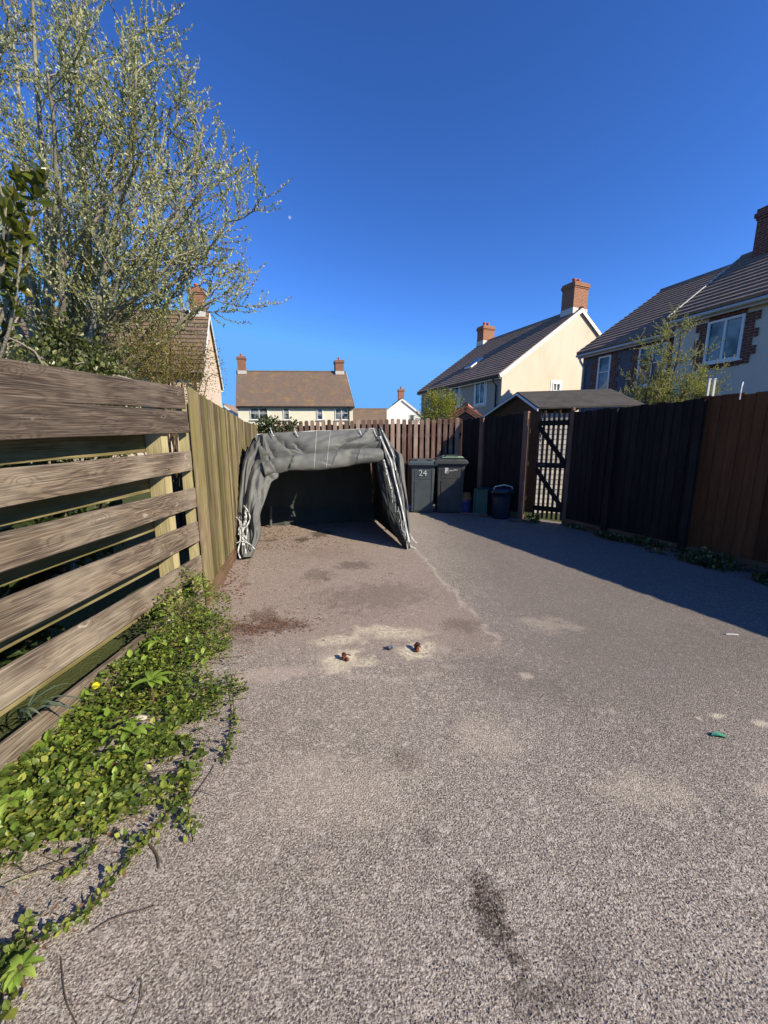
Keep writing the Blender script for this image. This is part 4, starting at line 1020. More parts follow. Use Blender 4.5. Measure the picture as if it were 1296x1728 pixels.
fixing((-0.275, 2.47, 0), 'rusty anchor stub on the left, two small lobes in pale grit', 0.72, 0.5)
fixing((0.235, 2.60, 0), 'rusty anchor stub on the right, rounder, in a pale grit ring', 0.8, -0.3)
m = MB(); c = V((0.055, 2.60, 0.012))
for k in range(5):
    a = k * 1.3; m.beam(c + V((math.cos(a), math.sin(a), 0)) * -0.022 + V((0, 0, k * .003)), c + V((math.cos(a), math.sin(a), 0)) * 0.03 + V((0, 0, .008 + k * .003)), V((-math.sin(a), math.cos(a), 0)) * 0.014, V((0, 0, -.005)))
tag(m.build('metal_bracket', M['zinc']), 'small crumpled grey metal bracket between the two rusty anchors', 'bracket')
M['greenleaf'] = plain('green_plastic_scrap', (0.05, 0.25, 0.16), 0.5, 0.4, 0.2)
c = G(1215, 1243); m = MB(); m.grid(lambda u, v: c + V(((u - .5) * 0.085, (v - .5) * 0.032 * math.sin(math.pi * min(1, max(0.02, u * .9 + .02))) ** .6, 0.006 + 0.008 * math.sin(u * 5) + 0.006 * abs(v - .5))), 12, 4)
tag(m.build('plastic_scrap', M['greenleaf'], smooth=True), 'torn scrap of green plastic lying on the open asphalt', 'litter')
c = G(1235, 1072); m = MB(); m.tube([c + V((-.045, 0.004, .006)), c + V((0, 0, .008)), c + V((.045, -.004, .006))], 0.006, 6); tag(m.build('white_stick', M['webbing']), 'thin white stick near the edge of the fence shadow', 'stick')
M['stone'] = plain('pale_stone', (0.50, 0.44, 0.35), 0.9, 0.1, 0.3, 20, 0.3)
def rock(name, c, rx, ry, rz_, sd, label, mat='stone'):
    m = MB(); c = V(c)
    m.grid(lambda u, v: c + V((rx * math.cos(2 * math.pi * u) * math.cos(math.pi * (v - .5)), ry * math.sin(2 * math.pi * u) * math.cos(math.pi * (v - .5)), rz_ * math.sin(math.pi * (v - .5)))) * (1 + .35 * N3(math.cos(6.283 * u) * 1.3 + sd, math.sin(6.283 * u) * 1.3, v * 2)), 20, 12)
    return tag(m.build(name, M[mat], smooth=True), label, 'stone')
rock('pale_stone', G(236, 1212, 0.10) , 0.034, 0.018, 0.012, 3, 'pale flat stone half hidden in the weeds near the dandelion')
rock('pale_stone', G(287, 1046, 0.17), 0.03, 0.02, 0.022, 8, 'tan pointed stone among leaves at the far end of the weeds', 'stone')
# loose grit scattered over the drive
random.seed(31)
M['grit'] = plain('grey_chippings', (0.30, 0.255, 0.22), 0.9, 0.1, 0.7, 90)
m = MB()
for k in range(12000):
    y = 0.62 + random.random() ** 2.0 * (7 if k % 6 == 0 else 2.2); x = random.uniform(-1.0, 1.0) * (0.6 + y) + .1
    if x < -1.0 and y < 3.2 or x < -1.6 or x > 1.6 + (8 - y) * .25 and y > 4: continue
    s_ = random.uniform(0.0018, 0.0042); c = V((x, y, s_ * .5))
    a = random.random() * 6; X = V((math.cos(a), math.sin(a), 0)) * s_; Y = V((-math.sin(a), math.cos(a), 0)) * s_ * .7; Z = V((0, 0, s_ * .6))
    for q in ((X, Y), (Y, -X), (-X, -Y), (-Y, X)): m.face([c + q[0], c + q[1], c + Z])
tag(m.build('grit', M['grit']), 'loose pale grit scattered over the drive', 'grit', kind='stuff')
M['deadleaf'] = plain('dead_leaves', (0.17, 0.085, 0.05), 0.9, 0.1, 0.6, 25)
m = MB()
for k in range(2600):
    q = random.random()
    if q < 0.45: c = V((-2.05 + random.random() ** 2 * 1.6, 5.2 + random.random() * 1.55, 0)); c.x -= (c.y - 5.2) * .12
    elif q < 0.65:
        s_ = random.random(); c = pa + d * s_ * 0 ; c = V((-1.60, 3.4, 0)).lerp(V((-2.1, 5.3, 0)), s_) + V((random.random() ** 2 * 0.25 + .04, 0, 0))
    elif q < 0.85: c = V((random.gauss(-0.98, 0.22), random.gauss(2.98, 0.10), 0))
    else: c = V((random.uniform(-1.6, 0.3), random.uniform(3, 6), 0))
    s_ = random.uniform(0.005, 0.019 if q < .65 else .013); a = random.random() * 6; X = V((math.cos(a), math.sin(a), random.uniform(-.2, .5))) * s_; Y = V((-math.sin(a), math.cos(a), random.uniform(-.2, .5))) * s_ * .5
    c.z = 0.006
    m.face([c - X, c - Y, c + X, c + Y])
for k in range(420):
    y = random.uniform(.8, 3.2); c = V((random.uniform(-1.6, -.85), y, random.uniform(.01, .12))); s_ = random.uniform(.004, .011); a = random.random() * 6
    X = V((math.cos(a), math.sin(a), random.uniform(-.2, .5))) * s_; Y = V((-math.sin(a), math.cos(a), random.uniform(-.2, .5))) * s_ * .5
    m.face([c - X, c - Y, c + X, c + Y])
tag(m.build('leaf_litter', M['deadleaf']), 'brown leaf crumbs and twigs littering the parking bay', 'leaf litter', kind='stuff')

# ------------------------------------------------------------------ foliage
def leafmat(name, c1, c2, c3, rough=0.5, trans=0.35, k3=0.25):
    t = NT(name); r = t.rnd(); p = t.obj()
    cc = t.mix(t.ramp(r, 0.1, 0.75), c1, c2); cc = t.mix(t.ramp(r, 1 - k3, 1.0), cc, c3)
    cl = t.noise(p, 1.6, 3); cc = t.mix(t.ramp(cl, 0.35, 0.7, 0, 0.35), cc, c1)
    t.base(cc, rough, 0.35)
    tr = t.n('BsdfTranslucent', {'Color': t.mix(0.5, cc, (0.45, 0.5, 0.08))})
    mx = t.n('MixShader', {0: trans, 1: t.b.outputs[0], 2: tr.outputs[0]})
    t.t.links.new(mx.outputs[0], t.out.inputs[0]); return t.m
M['willow'] = leafmat('silver_green_leaf', (0.20, 0.215, 0.065), (0.38, 0.39, 0.18), (0.60, 0.60, 0.44), 0.55, 0.25, 0.35)
M['bark'] = plain('grey_bark', (0.26, 0.235, 0.19), 0.9, 0.1, 0.55, 7, 0.8)
M['twig'] = plain('brown_twig', (0.11, 0.075, 0.045), 0.9, 0.1, 0.3, 9)
M['ivy'] = leafmat('ivy_leaf', (0.03, 0.036, 0.012), (0.075, 0.09, 0.025), (0.30, 0.30, 0.12), 0.35, 0.2)
M['dark_leaf'] = leafmat('dark_evergreen_leaf', (0.014, 0.025, 0.008), (0.04, 0.06, 0.018), (0.12, 0.15, 0.06), 0.35, 0.12)
M['rusty_leaf'] = leafmat('rusty_young_leaf', (0.10, 0.07, 0.012), (0.20, 0.15, 0.022), (0.30, 0.24, 0.05), 0.6, 0.35)
M['yellow_leaf'] = leafmat('yellow_green_leaf', (0.13, 0.14, 0.02), (0.31, 0.31, 0.035), (0.48, 0.45, 0.08), 0.6, 0.35)
M['birch_leaf'] = leafmat('pale_young_leaf', (0.19, 0.18, 0.07), (0.33, 0.32, 0.13), (0.46, 0.44, 0.25), 0.6, 0.35)
M['laurel'] = leafmat('laurel_leaf', (0.045, 0.06, 0.012), (0.13, 0.15, 0.025), (0.26, 0.20, 0.04), 0.3, 0.25)
M['weed_leaf'] = leafmat('weed_leaf', (0.055, 0.088, 0.018), (0.14, 0.19, 0.034), (0.36, 0.38, 0.07), 0.38, 0.28, 0.35)
M['dock_leaf'] = leafmat('dock_leaf', (0.17, 0.27, 0.04), (0.27, 0.40, 0.06), (0.38, 0.48, 0.10), 0.4, 0.4)

def rvec(): 
    while True:
        v = V((random.uniform(-1, 1), random.uniform(-1, 1), random.uniform(-1, 1)))
        if 0.05 < v.length < 1: return v.normalized()
def leaf(m, c, dr, up, L, W, r=None, fold=0.25):
    """folded pointed oval leaf, four triangles/quads"""
    sd = dr.cross(up)
    if sd.length < 1e-3: sd = dr.cross(V((1, 0, 0)))
    sd.normalize(); nn = sd.cross(dr).normalized()
    r = random.random() if r is None else r
    i = len(m.v)
    m.v += [c, c + dr * L * .35 + sd * W * .5 + nn * W * fold, c + dr * L * .72 + sd * W * .40 + nn * W * fold, c + dr * L, c + dr * L * .72 - sd * W * .40 + nn * W * fold, c + dr * L * .35 - sd * W * .5 + nn * W * fold, c + dr * L * .45]
    for f in ((0, 1, 2, 6), (6, 2, 3), (0, 6, 4, 5), (6, 3, 4)):
        m.f.append(tuple(i + k for k in f)); m.uv.append([(0, 0)] * len(f)); m.r.append(r)
def sleaf(m, c, dr, up, L, W, r=None):
    sd = dr.cross(up)
    if sd.length < 1e-3: sd = dr.cross(V((1, 0, 0)))
    sd.normalize(); nn = sd.cross(dr)
    r = random.random() if r is None else r
    i = len(m.v); m.v += [c, c + dr * L * .5 + sd * W * .5 + nn * W * .2, c + dr * L, c + dr * L * .5 - sd * W * .5 + nn * W * .2]
    m.f.append((i, i + 1, i + 2)); m.f.append((i, i + 2, i + 3)); m.uv += [[(0, 0)] * 3] * 2; m.r += [r, r]

def curve(p, dr, L, bend, n=6, wob=0.1):
    pts = [V(p)]; dr = V(dr).normalized()
    for i in range(n):
        dr = (dr + V(bend) / n + rvec() * wob).normalized(); pts.append(pts[-1] + dr * L / n)
    return pts
def lerp_path(pts, t):
    k = t * (len(pts) - 1); i = min(int(k), len(pts) - 2); return pts[i].lerp(pts[i + 1], k - i), (pts[i + 1] - pts[i]).normalized()

def tree(name, label, base, fork_z, limbs, r0, leafm, barkm, nsec, ntw, sec_len, tw_len, leafL, leafW, leafstep, seed, bend=(0, 0, .9), cat='tree', simple=True, crown_lim=None, group=None, twr=0.004):
    random.seed(seed)
    base = V(base); root = thing(name, label, cat, base, group)
    tr = MB(); lf = MB()
    fk = base + V((random.uniform(-.1, .1), random.uniform(-.1, .1), fork_z))
    tr.tube(curve(base, fk - base, fork_z, (0, 0, 0), 6, .04), [r0 * (1.25 - .3 * i / 6) for i in range(7)], 10)
    def leaves(pts, t0=0.0, step=leafstep):
        L = sum((pts[i + 1] - pts[i]).length for i in range(len(pts) - 1)); k = int(L * (1 - t0) / step)
        for q in range(k):
            c, dd = lerp_path(pts, t0 + (1 - t0) * (q + random.random()) / max(k, 1))
            if crown_lim and not crown_lim(c): continue
            v = (dd * 0.9 + rvec() * 0.9 + V((0, 0, .25))).normalized(); s_ = random.uniform(.65, 1.2)
            (sleaf if simple else leaf)(lf, c, v, rvec(), leafL * s_, leafW * s_)
    for tgt in limbs:
        tgt = V(tgt); d0 = (tgt - fk); L = d0.length
        start = fk - V((0, 0, random.uniform(0, fork_z * .35)))
        mid = start.lerp(tgt, .45) + V((0, 0, -L * .06)) + rvec() * L * .07
        q3 = start.lerp(tgt, .8) + V((0, 0, -L * .03)) + rvec() * L * .04
        lp = smoothpath([start, mid, q3, tgt], 5); rl = r0 * random.uniform(.2, .42)
        tr.tube(lp, [rl * (1 - .9 * i / (len(lp) - 1)) + .006 for i in range(len(lp))], 7)
        leaves(lp, 0.75)
        for s_ in range(nsec):
            t = 0.22 + .78 * (s_ + random.random()) / nsec
            p, dd = lerp_path(lp, min(t, .99)); side = dd.cross(rvec()).normalized()
            v = (dd * .55 + side * .9 + V((0, 0, .15))).normalized(); sL = sec_len * random.uniform(.6, 1.15) * (1.15 - .5 * t)
            sp = curve(p, v, sL, bend, 6, .16)
            if crown_lim and not crown_lim(sp[-1]): continue
            tr.tube(sp, [twr * 2.6 * (1 - .75 * i / 6) for i in range(7)], 5, cap=False)
            leaves(sp, 0.35)
            for w_ in range(ntw):
                t2 = .15 + .83 * (w_ + random.random()) / ntw
                p2, d2 = lerp_path(sp, t2); sd = d2.cross(rvec()).normalized()
                tp = curve(p2, (d2 * .6 + sd * .8).normalized(), tw_len * random.uniform(.5, 1.2), bend, 4, .14)
                if crown_lim and not crown_lim(tp[-1]): continue
                tr.tube(tp, [twr * (1 - .5 * i / 4) for i in range(5)], 3, cap=False)
                leaves(tp, .05)
    tr.build('trunk', barkm, root, smooth=True); lf.build('foliage', leafm, root)
    print(name, len(tr.f), len(lf.f))
    return root
# big silver-leaved willow
lim = []
random.seed(77)
for (px, py, Y) in [(x_ - (70 if y_ < 150 else 42 if x_ > 250 else 0), y_, z_) for x_, y_, z_ in ((430, 370, 7.2), (385, 215, 7.0), (400, 300, 7.8), (405, 505, 7.2), (330, 180, 7.3), (275, 30, 7.2), (300, 120, 6.6), (200, 20, 6.8), (340, 430, 6.6), (240, 260, 6.2), (150, 120, 6.0), (120, -120, 7.6), (40, 60, 6.4), (20, -200, 8.2), (-120, 100, 8), (-60, 300, 9), (330, 330, 9.0), (180, 330, 9.6), (240, 90, 9.3), (60, -60, 9.6), (210, 430, 6.3), (100, 300, 6.0), (380, 440, 8.2), (-200, -100, 8.5), (-220, 250, 7.0))]:
    lim.append(P(px, py, Y))
tree('willow_tree', 'tall spreading tree with pale silvery young leaves rising behind the plank fence', (-6.3, 7.3, 0), 2.3, lim, 0.19, M['willow'], M['bark'], 12, 11, 1.35, 0.55, 0.048, 0.026, 0.0175, 5, bend=(0, 0, 0.7))

# bushes
def bush(name, label, c, rad, nstem, leafm, leafL, leafW, nleaf, seed, cat='shrub', gap=0.45, barkm=None, simple=False, base=None, clump=26, stemr=0.012):
    random.seed(seed); c = V(c); rad = V(rad)
    base = V((c.x, c.y, 0)) if base is None else V(base)
    root = thing(name, label, cat, base); st = MB(); lf = MB()
    cls = []
    for k in range(clump):
        v = rvec(); q = random.uniform(.35, .95); p = c + V((v.x * rad.x, v.y * rad.y, v.z * rad.z)) * q
        cls.append((p, random.uniform(.2, .42) * min(rad.x, rad.z, rad.y * 1.5)))
    for k in range(nstem):
        p, r_ = cls[k % len(cls)]
        b = base + V((random.uniform(-.12, .12), random.uniform(-.12, .12), 0)); mid = b.lerp(p, .5) + rvec() * .12 + V((0, 0, .1))
        sp = smoothpath([b, mid, p, p + rvec() * r_ * 1.2 + V((0, 0, r_ * .5))], 3); st.tube(sp, [stemr * (1 - .8 * i / (len(sp) - 1)) + .002 for i in range(len(sp))], 5)
    for k in range(nleaf):
        p, r_ = random.choice(cls); v = rvec(); q = random.random() ** .5
        pp = p + v * r_ * q * 1.15
        if pp.z < 0.02: continue
        dr = (v + rvec() * .8 + V((0, 0, .3))).normalized(); s_ = random.uniform(.6, 1.25)
        (sleaf if simple else leaf)(lf, pp, dr, rvec() + V((0, 0, 1)), leafL * s_, leafW * s_)
    st.build('stem', barkm or M['twig'], root, smooth=True); lf.build('foliage', leafm, root); return root
bush('evergreen_shrub', 'dark glossy evergreen shrub between the grey shelter and the back fence', (-2.32, 7.95, 1.42), (0.80, 0.35, 0.58), 10, M['dark_leaf'], 0.055, 0.03, 5200, 41, clump=34)
bush('ivy_shrub', 'bushy green-leaved shrub just above the plank fence, under the willow', (-3.75, 5.0, 1.95), (0.70, 0.6, 0.85), 12, M['ivy'], 0.055, 0.04, 9000, 42, clump=44)
bush('rusty_shrub', 'sparse twiggy shrub with rusty yellow young leaves in front of the left cream house', (-3.35, 6.4, 2.45), (1.0, 0.7, 0.85), 30, M['rusty_leaf'], 0.028, 0.018, 9000, 43, clump=40, simple=True)
bush('sapling_shrub', 'thin twiggy shrub with few leaves over the start of the algae-streaked fence', (-2.85, 5.2, 1.95), (0.42, 0.4, 0.5), 18, M['rusty_leaf'], 0.022, 0.014, 900, 44, clump=20, simple=True, stemr=.006)
bush('yellow_shrub', 'round yellow-green shrub showing over the back fence in front of the cream gabled house', (2.28, 16.5, 2.55), (0.95, 0.8, 0.85), 16, M['yellow_leaf'], 0.06, 0.035, 9500, 45, simple=True, clump=44)
random.seed(46)
tree('young_birch_tree', 'slim young tree with pale yellow-green leaves before the grey brick house', (6.45, 9.4, 0), 1.3, [P(x, y, Y) for x, y, Y in ((1075, 640, 9.6), (1095, 590, 9.2), (1130, 545, 9.5), (1150, 560, 9.0), (1175, 600, 9.3), (1190, 650, 9.2), (1130, 610, 9.1), (1110, 660, 9.0), (1160, 655, 8.9), (1200, 630, 9.6), (1060, 670, 9.3))], 0.05, M['birch_leaf'], M['twig'], 9, 8, 0.5, 0.28, 0.036, 0.024, 0.013, 47, bend=(0, 0, .5), twr=.0015)
bush('pale_leaf_shrub', 'dense yellow-green shrub at the foot of the slim young tree over the shaded fence', (6.75, 9.5, 2.5), (0.9, 0.6, 0.6), 12, M['yellow_leaf'], 0.042, 0.026, 5200, 48, simple=True, clump=26)
bush('garden_hedge', 'dark leafy growth pressed behind the gaps of the plank fence', (-2.45, 1.7, 0.8), (0.45, 1.7, 0.75), 10, M['dark_leaf'], 0.09, 0.055, 6500, 53, clump=70)
# broad-leaved shrub close by at the left edge
def laurel():
    random.seed(51); base = V((-3.7, 3.0, 0)); root = thing('broad_leaf_shrub', 'close broad-leaved shrub with thick pale stems at the left edge above the planks', 'shrub', base)
    st = MB(); lf = MB()
    for (px, py, Y) in ((30, 300, 2.55), (70, 300, 2.6), (10, 350, 2.5), (-60, 260, 2.6), (40, 380, 2.6), (10, 440, 2.6), (-30, 480, 2.7), (-90, 380, 2.7), (20, 520, 2.8), (-40, 560, 2.9), (30, 340, 2.7)):
        t = P(px, py, Y); sp = smoothpath([base, base.lerp(t, .45) + V((-.1, 0, .1)) + rvec() * .1, base.lerp(t, .8) + rvec() * .05, t], 5)
        st.tube(sp, [.013 * (1 - .8 * i / (len(sp) - 1)) + .003 for i in range(len(sp))], 7)
        for k in range(34):
            p, dd = lerp_path(sp, 1 - .30 * random.random() ** 1.3); v = (dd * .6 + rvec() + V((0, 0, .25))).normalized(); s_ = random.uniform(.6, 1.1)
            leaf(lf, p, v, rvec() + V((0, 0, .5)), .10 * s_, .05 * s_)
    st.build('stem', M['bark'], root, smooth=True); lf.build('foliage', M['laurel'], root)
laurel()
bush('mixed_shrub', 'tangled shrub with pale stems along the top of the nearest planks', (-3.2, 3.7, 1.75), (0.75, 0.5, 0.85), 22, M['ivy'], 0.045, 0.03, 3600, 52, clump=34, barkm=M['bark'], stemr=.018)

# ------------------------------------------------------------------ weeds at the foot of the plank fence
def weeds():
    random.seed(61); lf = MB(); st = MB(); big = MB()
    def edge(y):        # right hand limit of the carpet
        pts = [(0.3, -1.2), (0.75, -1.02), (1.05, -1.22), (1.28, -1.0), (1.5, -0.86), (1.8, -0.84), (2.1, -0.86), (2.4, -1.0), (2.65, -1.13), (2.9, -1.2), (3.15, -1.33), (3.32, -1.5)]
        for i in range(len(pts) - 1):
            if pts[i][0] <= y <= pts[i + 1][0]:
                k = (y - pts[i][0]) / (pts[i + 1][0] - pts[i][0]); return pts[i][1] + (pts[i + 1][1] - pts[i][1]) * k
        return -1.5
    def height(x, y):
        k = (x + 1.65) / max(.1, (edge(y) + 1.65)); h_ = (0.07 + 0.23 * min(1, max(0, (y - 1.95) / .6))) * max(0, 1 - k) ** .7 + 0.05
        h_ *= 0.75 + .8 * N3(x * 3.5, y * 3.5, 4)
        if 2.95 < y < 3.3: h_ += 0.13
        return max(h_, .03)
    n = 0
    while n < 15000:
        y = random.uniform(0.55, 3.3); x = random.uniform(-1.66, -0.8)
        if y < 1.2 and random.random() < .45: continue
        e = edge(y) + .10 * N3(x * 4, y * 6, 0)
        if x > e: continue
        # bare pockets
        dn = N3(x * 4.2, y * 4.2, 7) + .55
        if (x - e) > -.14: dn -= .28
        if math.hypot((x + 1.12) / .17, (y - 1.06) / .13) < 1: dn = -1
        if math.hypot((x + .98) / .12, (y - 1.55) / .07) < 1: dn -= .5
        if math.hypot((x + 1.02) / .05, (y - 1.78) / .06) < 1: dn -= .6
        if math.hypot((x + 1.2) / .08, (y - 1.82) / .05) < 1: dn = -1
        if math.hypot((x + 1.32) / .07, (y - 2.6) / .07) < 1: dn -= .7
        if random.random() > dn * 1.9 - .05: continue
        z = height(x, y) * (1 - random.random() ** 1.8 * .9) + .008
        dr = V((random.uniform(-1, 1) + .25, random.uniform(-1, 1) - .2, random.uniform(-.15, .55))).normalized()
        s_ = random.choice((.45, .6, .75, .9, 1.2)) * random.uniform(.85, 1.15) * (1.15 if y < 1.9 else .9)
        leaf(lf, V((x, y, z)), dr, V((random.uniform(-.5, .5), random.uniform(-.5, .5), 1)), .027 * s_, .019 * s_, fold=.12); n += 1
    for k in range(900):
        y = random.uniform(.75, 3.2) if k % 3 else random.uniform(.9, 1.9); x = -1.66 + random.random() ** 1.3 * .55
        if x > edge(y) - .05 or N3(x * 5, y * 5, 20) < -.05: continue
        s_ = random.uniform(.6, 1.2); leaf(big, V((x, y, height(x, y) * random.uniform(.7, 1.15) + .015)), V((random.uniform(-.3, 1), random.uniform(-1, .5), random.uniform(-.1, .7))).normalized(), V((random.uniform(-.3, .3), random.uniform(-.3, .3), 1)), .052 * s_, .028 * s_, fold=.15)
    # runners trailing over the asphalt
    runs = [[G(330, 1290), G(300, 1360), G(250, 1420), G(200, 1480), G(150, 1545), G(60, 1600), G(0, 1650)],
            [G(120, 1330), G(160, 1400), G(150, 1450), G(110, 1490)],
            [G(390, 1160), G(395, 1220), G(380, 1290)], [G(310, 1290), G(318, 1370), G(325, 1420)], [G(250, 1330), G(290, 1370), G(325, 1395)],
            [G(150, 1400), G(200, 1420), G(255, 1430)], [G(0, 1600), G(30, 1650), G(10, 1720)], [G(60, 1560), G(30, 1620), G(0, 1700)]]
    for ri, rn in enumerate(runs):
        sp = smoothpath([p + V((0, 0, .012 + .01 * random.random())) for p in rn], 6); st.tube(sp, .0022, 5)
        k = int(sum((sp[i + 1] - sp[i]).length for i in range(len(sp) - 1)) / (.0036 if ri in (0, 6, 7) else .006))
        for q in range(k):
            p, dd = lerp_path(sp, random.random()); off = rvec() * .035 * random.random(); off.z = abs(off.z) * .8
            s_ = random.uniform(.6, 1.1); leaf(lf, p + off, (dd * .3 + rvec() + V((0, 0, .3))).normalized(), V((0, 0, 1)) + rvec() * .5, .026 * s_, .018 * s_, fold=.12)
    for k in range(70):
        y = random.uniform(.8, 3.1); x = edge(y) + random.uniform(-.45, .0); p = V((x, y, .01)); a = random.uniform(-.6, 1.2)
        st.tube(curve(p, (math.cos(a), -math.sin(a) * .5, .25), random.uniform(.08, .22), (0, 0, -.4), 5, .2), .0016, 4)
    root = tag(lf.build('ground_cover', M['weed_leaf']), 'carpet of small oval green leaves at the foot of the plank fence', 'ground cover', kind='stuff')
    tag(big.build('broad_leaves', M['dock_leaf']), 'scattered larger yellow-green leaves standing up through the carpet of weeds', 'weeds', kind='stuff')
    tag(st.build('creeping_stems', M['twig']), 'thin brown runners trailing out over the asphalt', 'stems', kind='stuff')
weeds()

def strap_leaf(m, base, dr, L, W, arch, r=None, seg=7, wavy=.1):
    base = V(base); dr = V(dr).normalized(); r = random.random() if r is None else r
    pts = [base]; v = V(dr)
    for i in range(seg): v = (v + V((0, 0, -arch / seg))).normalized(); pts.append(pts[-1] + v * L / seg)
    sd = dr.cross(V((0, 0, 1))).normalized()
    row = []
    for i, p in enumerate(pts):
        t = i / seg; w = W * (math.sin(math.pi * min(.98, .12 + .86 * t)) ** .8) * .5 * (1 + wavy * math.sin(i * 2.7))
        lift = V((0, 0, w * .35)); row.append((p - sd * w + lift, p, p + sd * w + lift))
    for i in range(seg):
        a, b = row[i], row[i + 1]
        m.face([a[0], a[1], b[1], b[0]], r=r); m.face([a[1], a[2], b[2], b[1]], r=r)
def rosette(label, c, n, L, W, seed, h=.0, name='broad_leaf_weed', mat='dock_leaf', up=(.5, 1.1)):
    random.seed(seed); c = V(c); root = thing(name, label, 'weed', (c.x, c.y, 0)); m = MB()
    for k in range(n):
        a = 2 * math.pi * k / n + random.uniform(-.3, .3)
        strap_leaf(m, c + V((0, 0, h)), (math.cos(a), math.sin(a), random.uniform(*up)), L * random.uniform(.65, 1.1), W * random.uniform(.8, 1.1), 1.3)
    m.build('leaves', M[mat], root, smooth=True)
    s = MB(); s.tube([V((c.x, c.y, 0)), c + V((0, 0, h + .01))], .005, 6); s.build('stem', M['twig'], root)
    return root
rosette('bright broad-leaved weed in the middle of the weeds, right of the dandelion', G(255, 1150, .17), 10, .13, .042, 1, .0)
rosette('bright broad-leaved weed beside the tan stone at the far end of the weeds', G(268, 1085, .17), 9, .12, .042, 2, .0)
rosette('bright drooping weed just below the pale flat stone', G(222, 1235, .09), 8, .11, .04, 3, .0)
rosette('lush pale green weed at the bottom left corner beside the asphalt', G(35, 1640, .05), 16, .06, .022, 4, .01, up=(.3, .9))
rosette('yellow-green weed at the left edge where the planks end', G(18, 1350, .12), 9, .07, .03, 5, .0)
# dandelion
def dandelion():
    random.seed(9); c = V(G(150, 1215, .03)); c.x = max(c.x, -1.6); c = P(150, 1215, 1.95); c.z = max(c.z, .04)
    fl = P(162, 1157, 1.93); root = thing('dandelion', 'single yellow dandelion flower in front of the lowest plank', 'flower', (c.x, c.y, 0))
    m = MB(); m.tube(smoothpath([V((c.x, c.y, 0)), V((c.x + .0, c.y, (fl.z) * .6)), fl], 5), .003, 6); m.build('stem', M['dock_leaf'], root)
    m = MB(); nrm = V((.25, -.6, .75)).normalized(); t1 = nrm.cross(V((0, 0, 1))).normalized(); t2 = nrm.cross(t1)
    for ring_, L, tilt in ((0, .021, .15), (1, .016, .5), (2, .010, 1.0)):
        for k in range(22):
            a = 2 * math.pi * k / 22 + ring_ * .15; v = ((t1 * math.cos(a) + t2 * math.sin(a)) + nrm * tilt).normalized()
            sleaf(m, fl, v, nrm, L, .005)
    m.build('petals', plain('dandelion_yellow', (0.80, 0.60, 0.02), 0.6, .2, .15), root)
    m = MB()
    for k in range(6):
        a = 1.05 * k + .3; strap_leaf(m, V((c.x, c.y, .02)), (math.cos(a), math.sin(a), 1.0), .15, .03, 1.0, wavy=.35)
    m.build('leaves', M['dock_leaf'], root)
dandelion()
# bluish grass blades curling out of the plank gap
def tuft(label, base, n, L, seed, mat, lean, name='grass_tuft', w=.008):
    random.seed(seed); base = V(base); root = thing(name, label, 'grass', base); m = MB()
    for k in range(n):
        v = V(lean) + rvec() * .35; v.z = abs(v.z); strap_leaf(m, base + rvec() * .02, v, L * random.uniform(.6, 1.1), w, 1.9, seg=9, wavy=0)
    m.build('blades', M[mat], root, smooth=True)
M['bluegrass'] = leafmat('blue_green_blade', (0.05, 0.08, 0.06), (0.10, 0.14, 0.10), (0.2, 0.24, 0.18), 0.4, .2)
tuft('bluish strap-leaved tuft curling out through the lowest plank gap', (FX - .03, 1.62, .22), 9, .24, 3, 'bluegrass', (.35, .1, 1.2), w=.014)
M['strawblade'] = leafmat('straw_blade', (0.45, 0.42, 0.18), (0.6, 0.56, 0.28), (0.65, 0.6, 0.35), 0.6, .3)
tuft('lone pale grass blade arching over the bare asphalt at the left edge', G(0, 1500, .01), 2, .26, 8, 'strawblade', (.9, .5, .35), w=.004)
# twigs on the asphalt
def twig(label, pix, r):
    m = MB(); m.tube(smoothpath([G(x, y, .004 + .003 * (i % 2)) for i, (x, y) in enumerate(pix)], 5), r, 5); tag(m.build('dry_twig', M['twig']), label, 'twig')
twig('long dry twig on the asphalt at the bottom edge, left of the curled one', [(103, 1615), (110, 1680), (125, 1720), (150, 1760)], .0015)
twig('curled dry tendril near the bottom edge of the picture', [(180, 1680), (215, 1690), (238, 1650), (235, 1700), (215, 1740)], .0011)
twig('straight dry twig pointing right from the weeds', [(150, 1575), (190, 1550), (240, 1535), (262, 1528)], .0013)
twig('forked dry twig beside the carpet of weeds', [(318, 1290), (317, 1350), (350, 1310), (362, 1290)], .0016)
twig('reddish curved stalk at the edge of the runners', [(252, 1425), (266, 1445), (268, 1465)], .0035)
twig('short upright twig by the far weeds', [(398, 1172), (412, 1158), (418, 1148)], .0013)

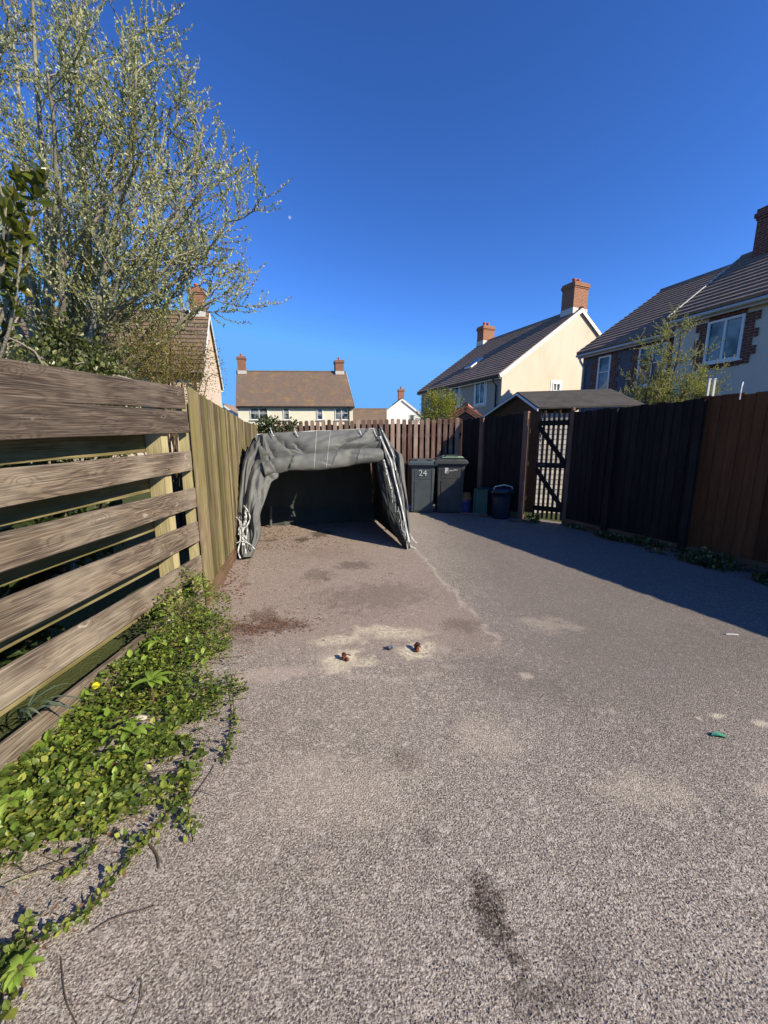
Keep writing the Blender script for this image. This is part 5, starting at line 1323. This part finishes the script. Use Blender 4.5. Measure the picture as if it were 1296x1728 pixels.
# weeds in the shade below the right-hand fences
def shade_weeds():
    random.seed(71); lf = MB()
    A, B2 = V((3.18, 6.75, 0)), V((5.6, 1.0, 0)); nn = V((-.92, -.39, 0))
    for k in range(14000):
        t = random.random() ** .6; wdt = .10 + .62 * t; q = random.random(); p = A.lerp(B2, t) + nn * (q * wdt)
        if N3(p.x * 3, p.y * 3, 3) + .5 - q * .35 < random.random() * .7: continue
        h_ = (.05 + .22 * t) * (1 - q) ** .6 * (.6 + N3(p.x * 5, p.y * 5, 1)) + .02
        p.z = .01 + random.random() * max(h_, .02); s_ = random.uniform(.6, 1.3)
        leaf(lf, p, (rvec() + V((0, 0, .6))).normalized(), V((0, 0, 1)) + rvec() * .5, .045 * s_, .03 * s_, fold=.12)
    tag(lf.build('shaded_weeds', M['ivy']), 'dark weeds straggling along the foot of the shaded right-hand fence', 'weeds', kind='stuff')
shade_weeds()
bush('low_plant', 'small bright-edged plant beside the foot of the gate post', (2.72, 6.98, .07), (.22, .10, .08), 6, M['weed_leaf'], .03, .02, 420, 73, clump=12, stemr=.003)
# cable on the brown fence, posts behind
m = MB(); a = P(1252, 652, 4.42); m.tube([a + V((.05, .05, .05)), a, a - V((.02, .02, .06)), a - V((.02, .02, .14))], .006, 6); tag(m.build('white_cable', M['white']), 'short white cable hanging over the top of the brown fence', 'cable')
for k, (x0, lb) in enumerate(((1197, 'left one of two white posts behind the brown fence'), (1206, 'right one of two white posts behind the brown fence'))):
    a = P(x0, 641, 7.5); m = MB(); m.box((a.x, a.y, a.z / 2), (.035, .035, a.z)); m.box((a.x, a.y, a.z + .012), (.045, .045, .02)); tag(m.build('white_post', M['offwhite']), lb, 'post', 'white posts behind the fence')
# faint day moon
t = NT('moon'); em = t.n('Emission', {'Color': (0.55, 0.68, 0.95), 'Strength': 0.6}); tp = t.n('BsdfTransparent'); mx = t.n('MixShader', {0: .35, 1: tp.outputs[0], 2: em.outputs[0]}); t.t.links.new(mx.outputs[0], t.out.inputs[0])
mo = P(489, 367, 3000); m = MB(); m.lathe(mo, [(0.01, -10), (6, -8), (9, -4), (10, 0), (9, 4), (6, 8), (.01, 10)], 20); tag(m.build('moon', t.m, smooth=True), 'faint pale day moon in the blue sky', 'moon', kind='structure')
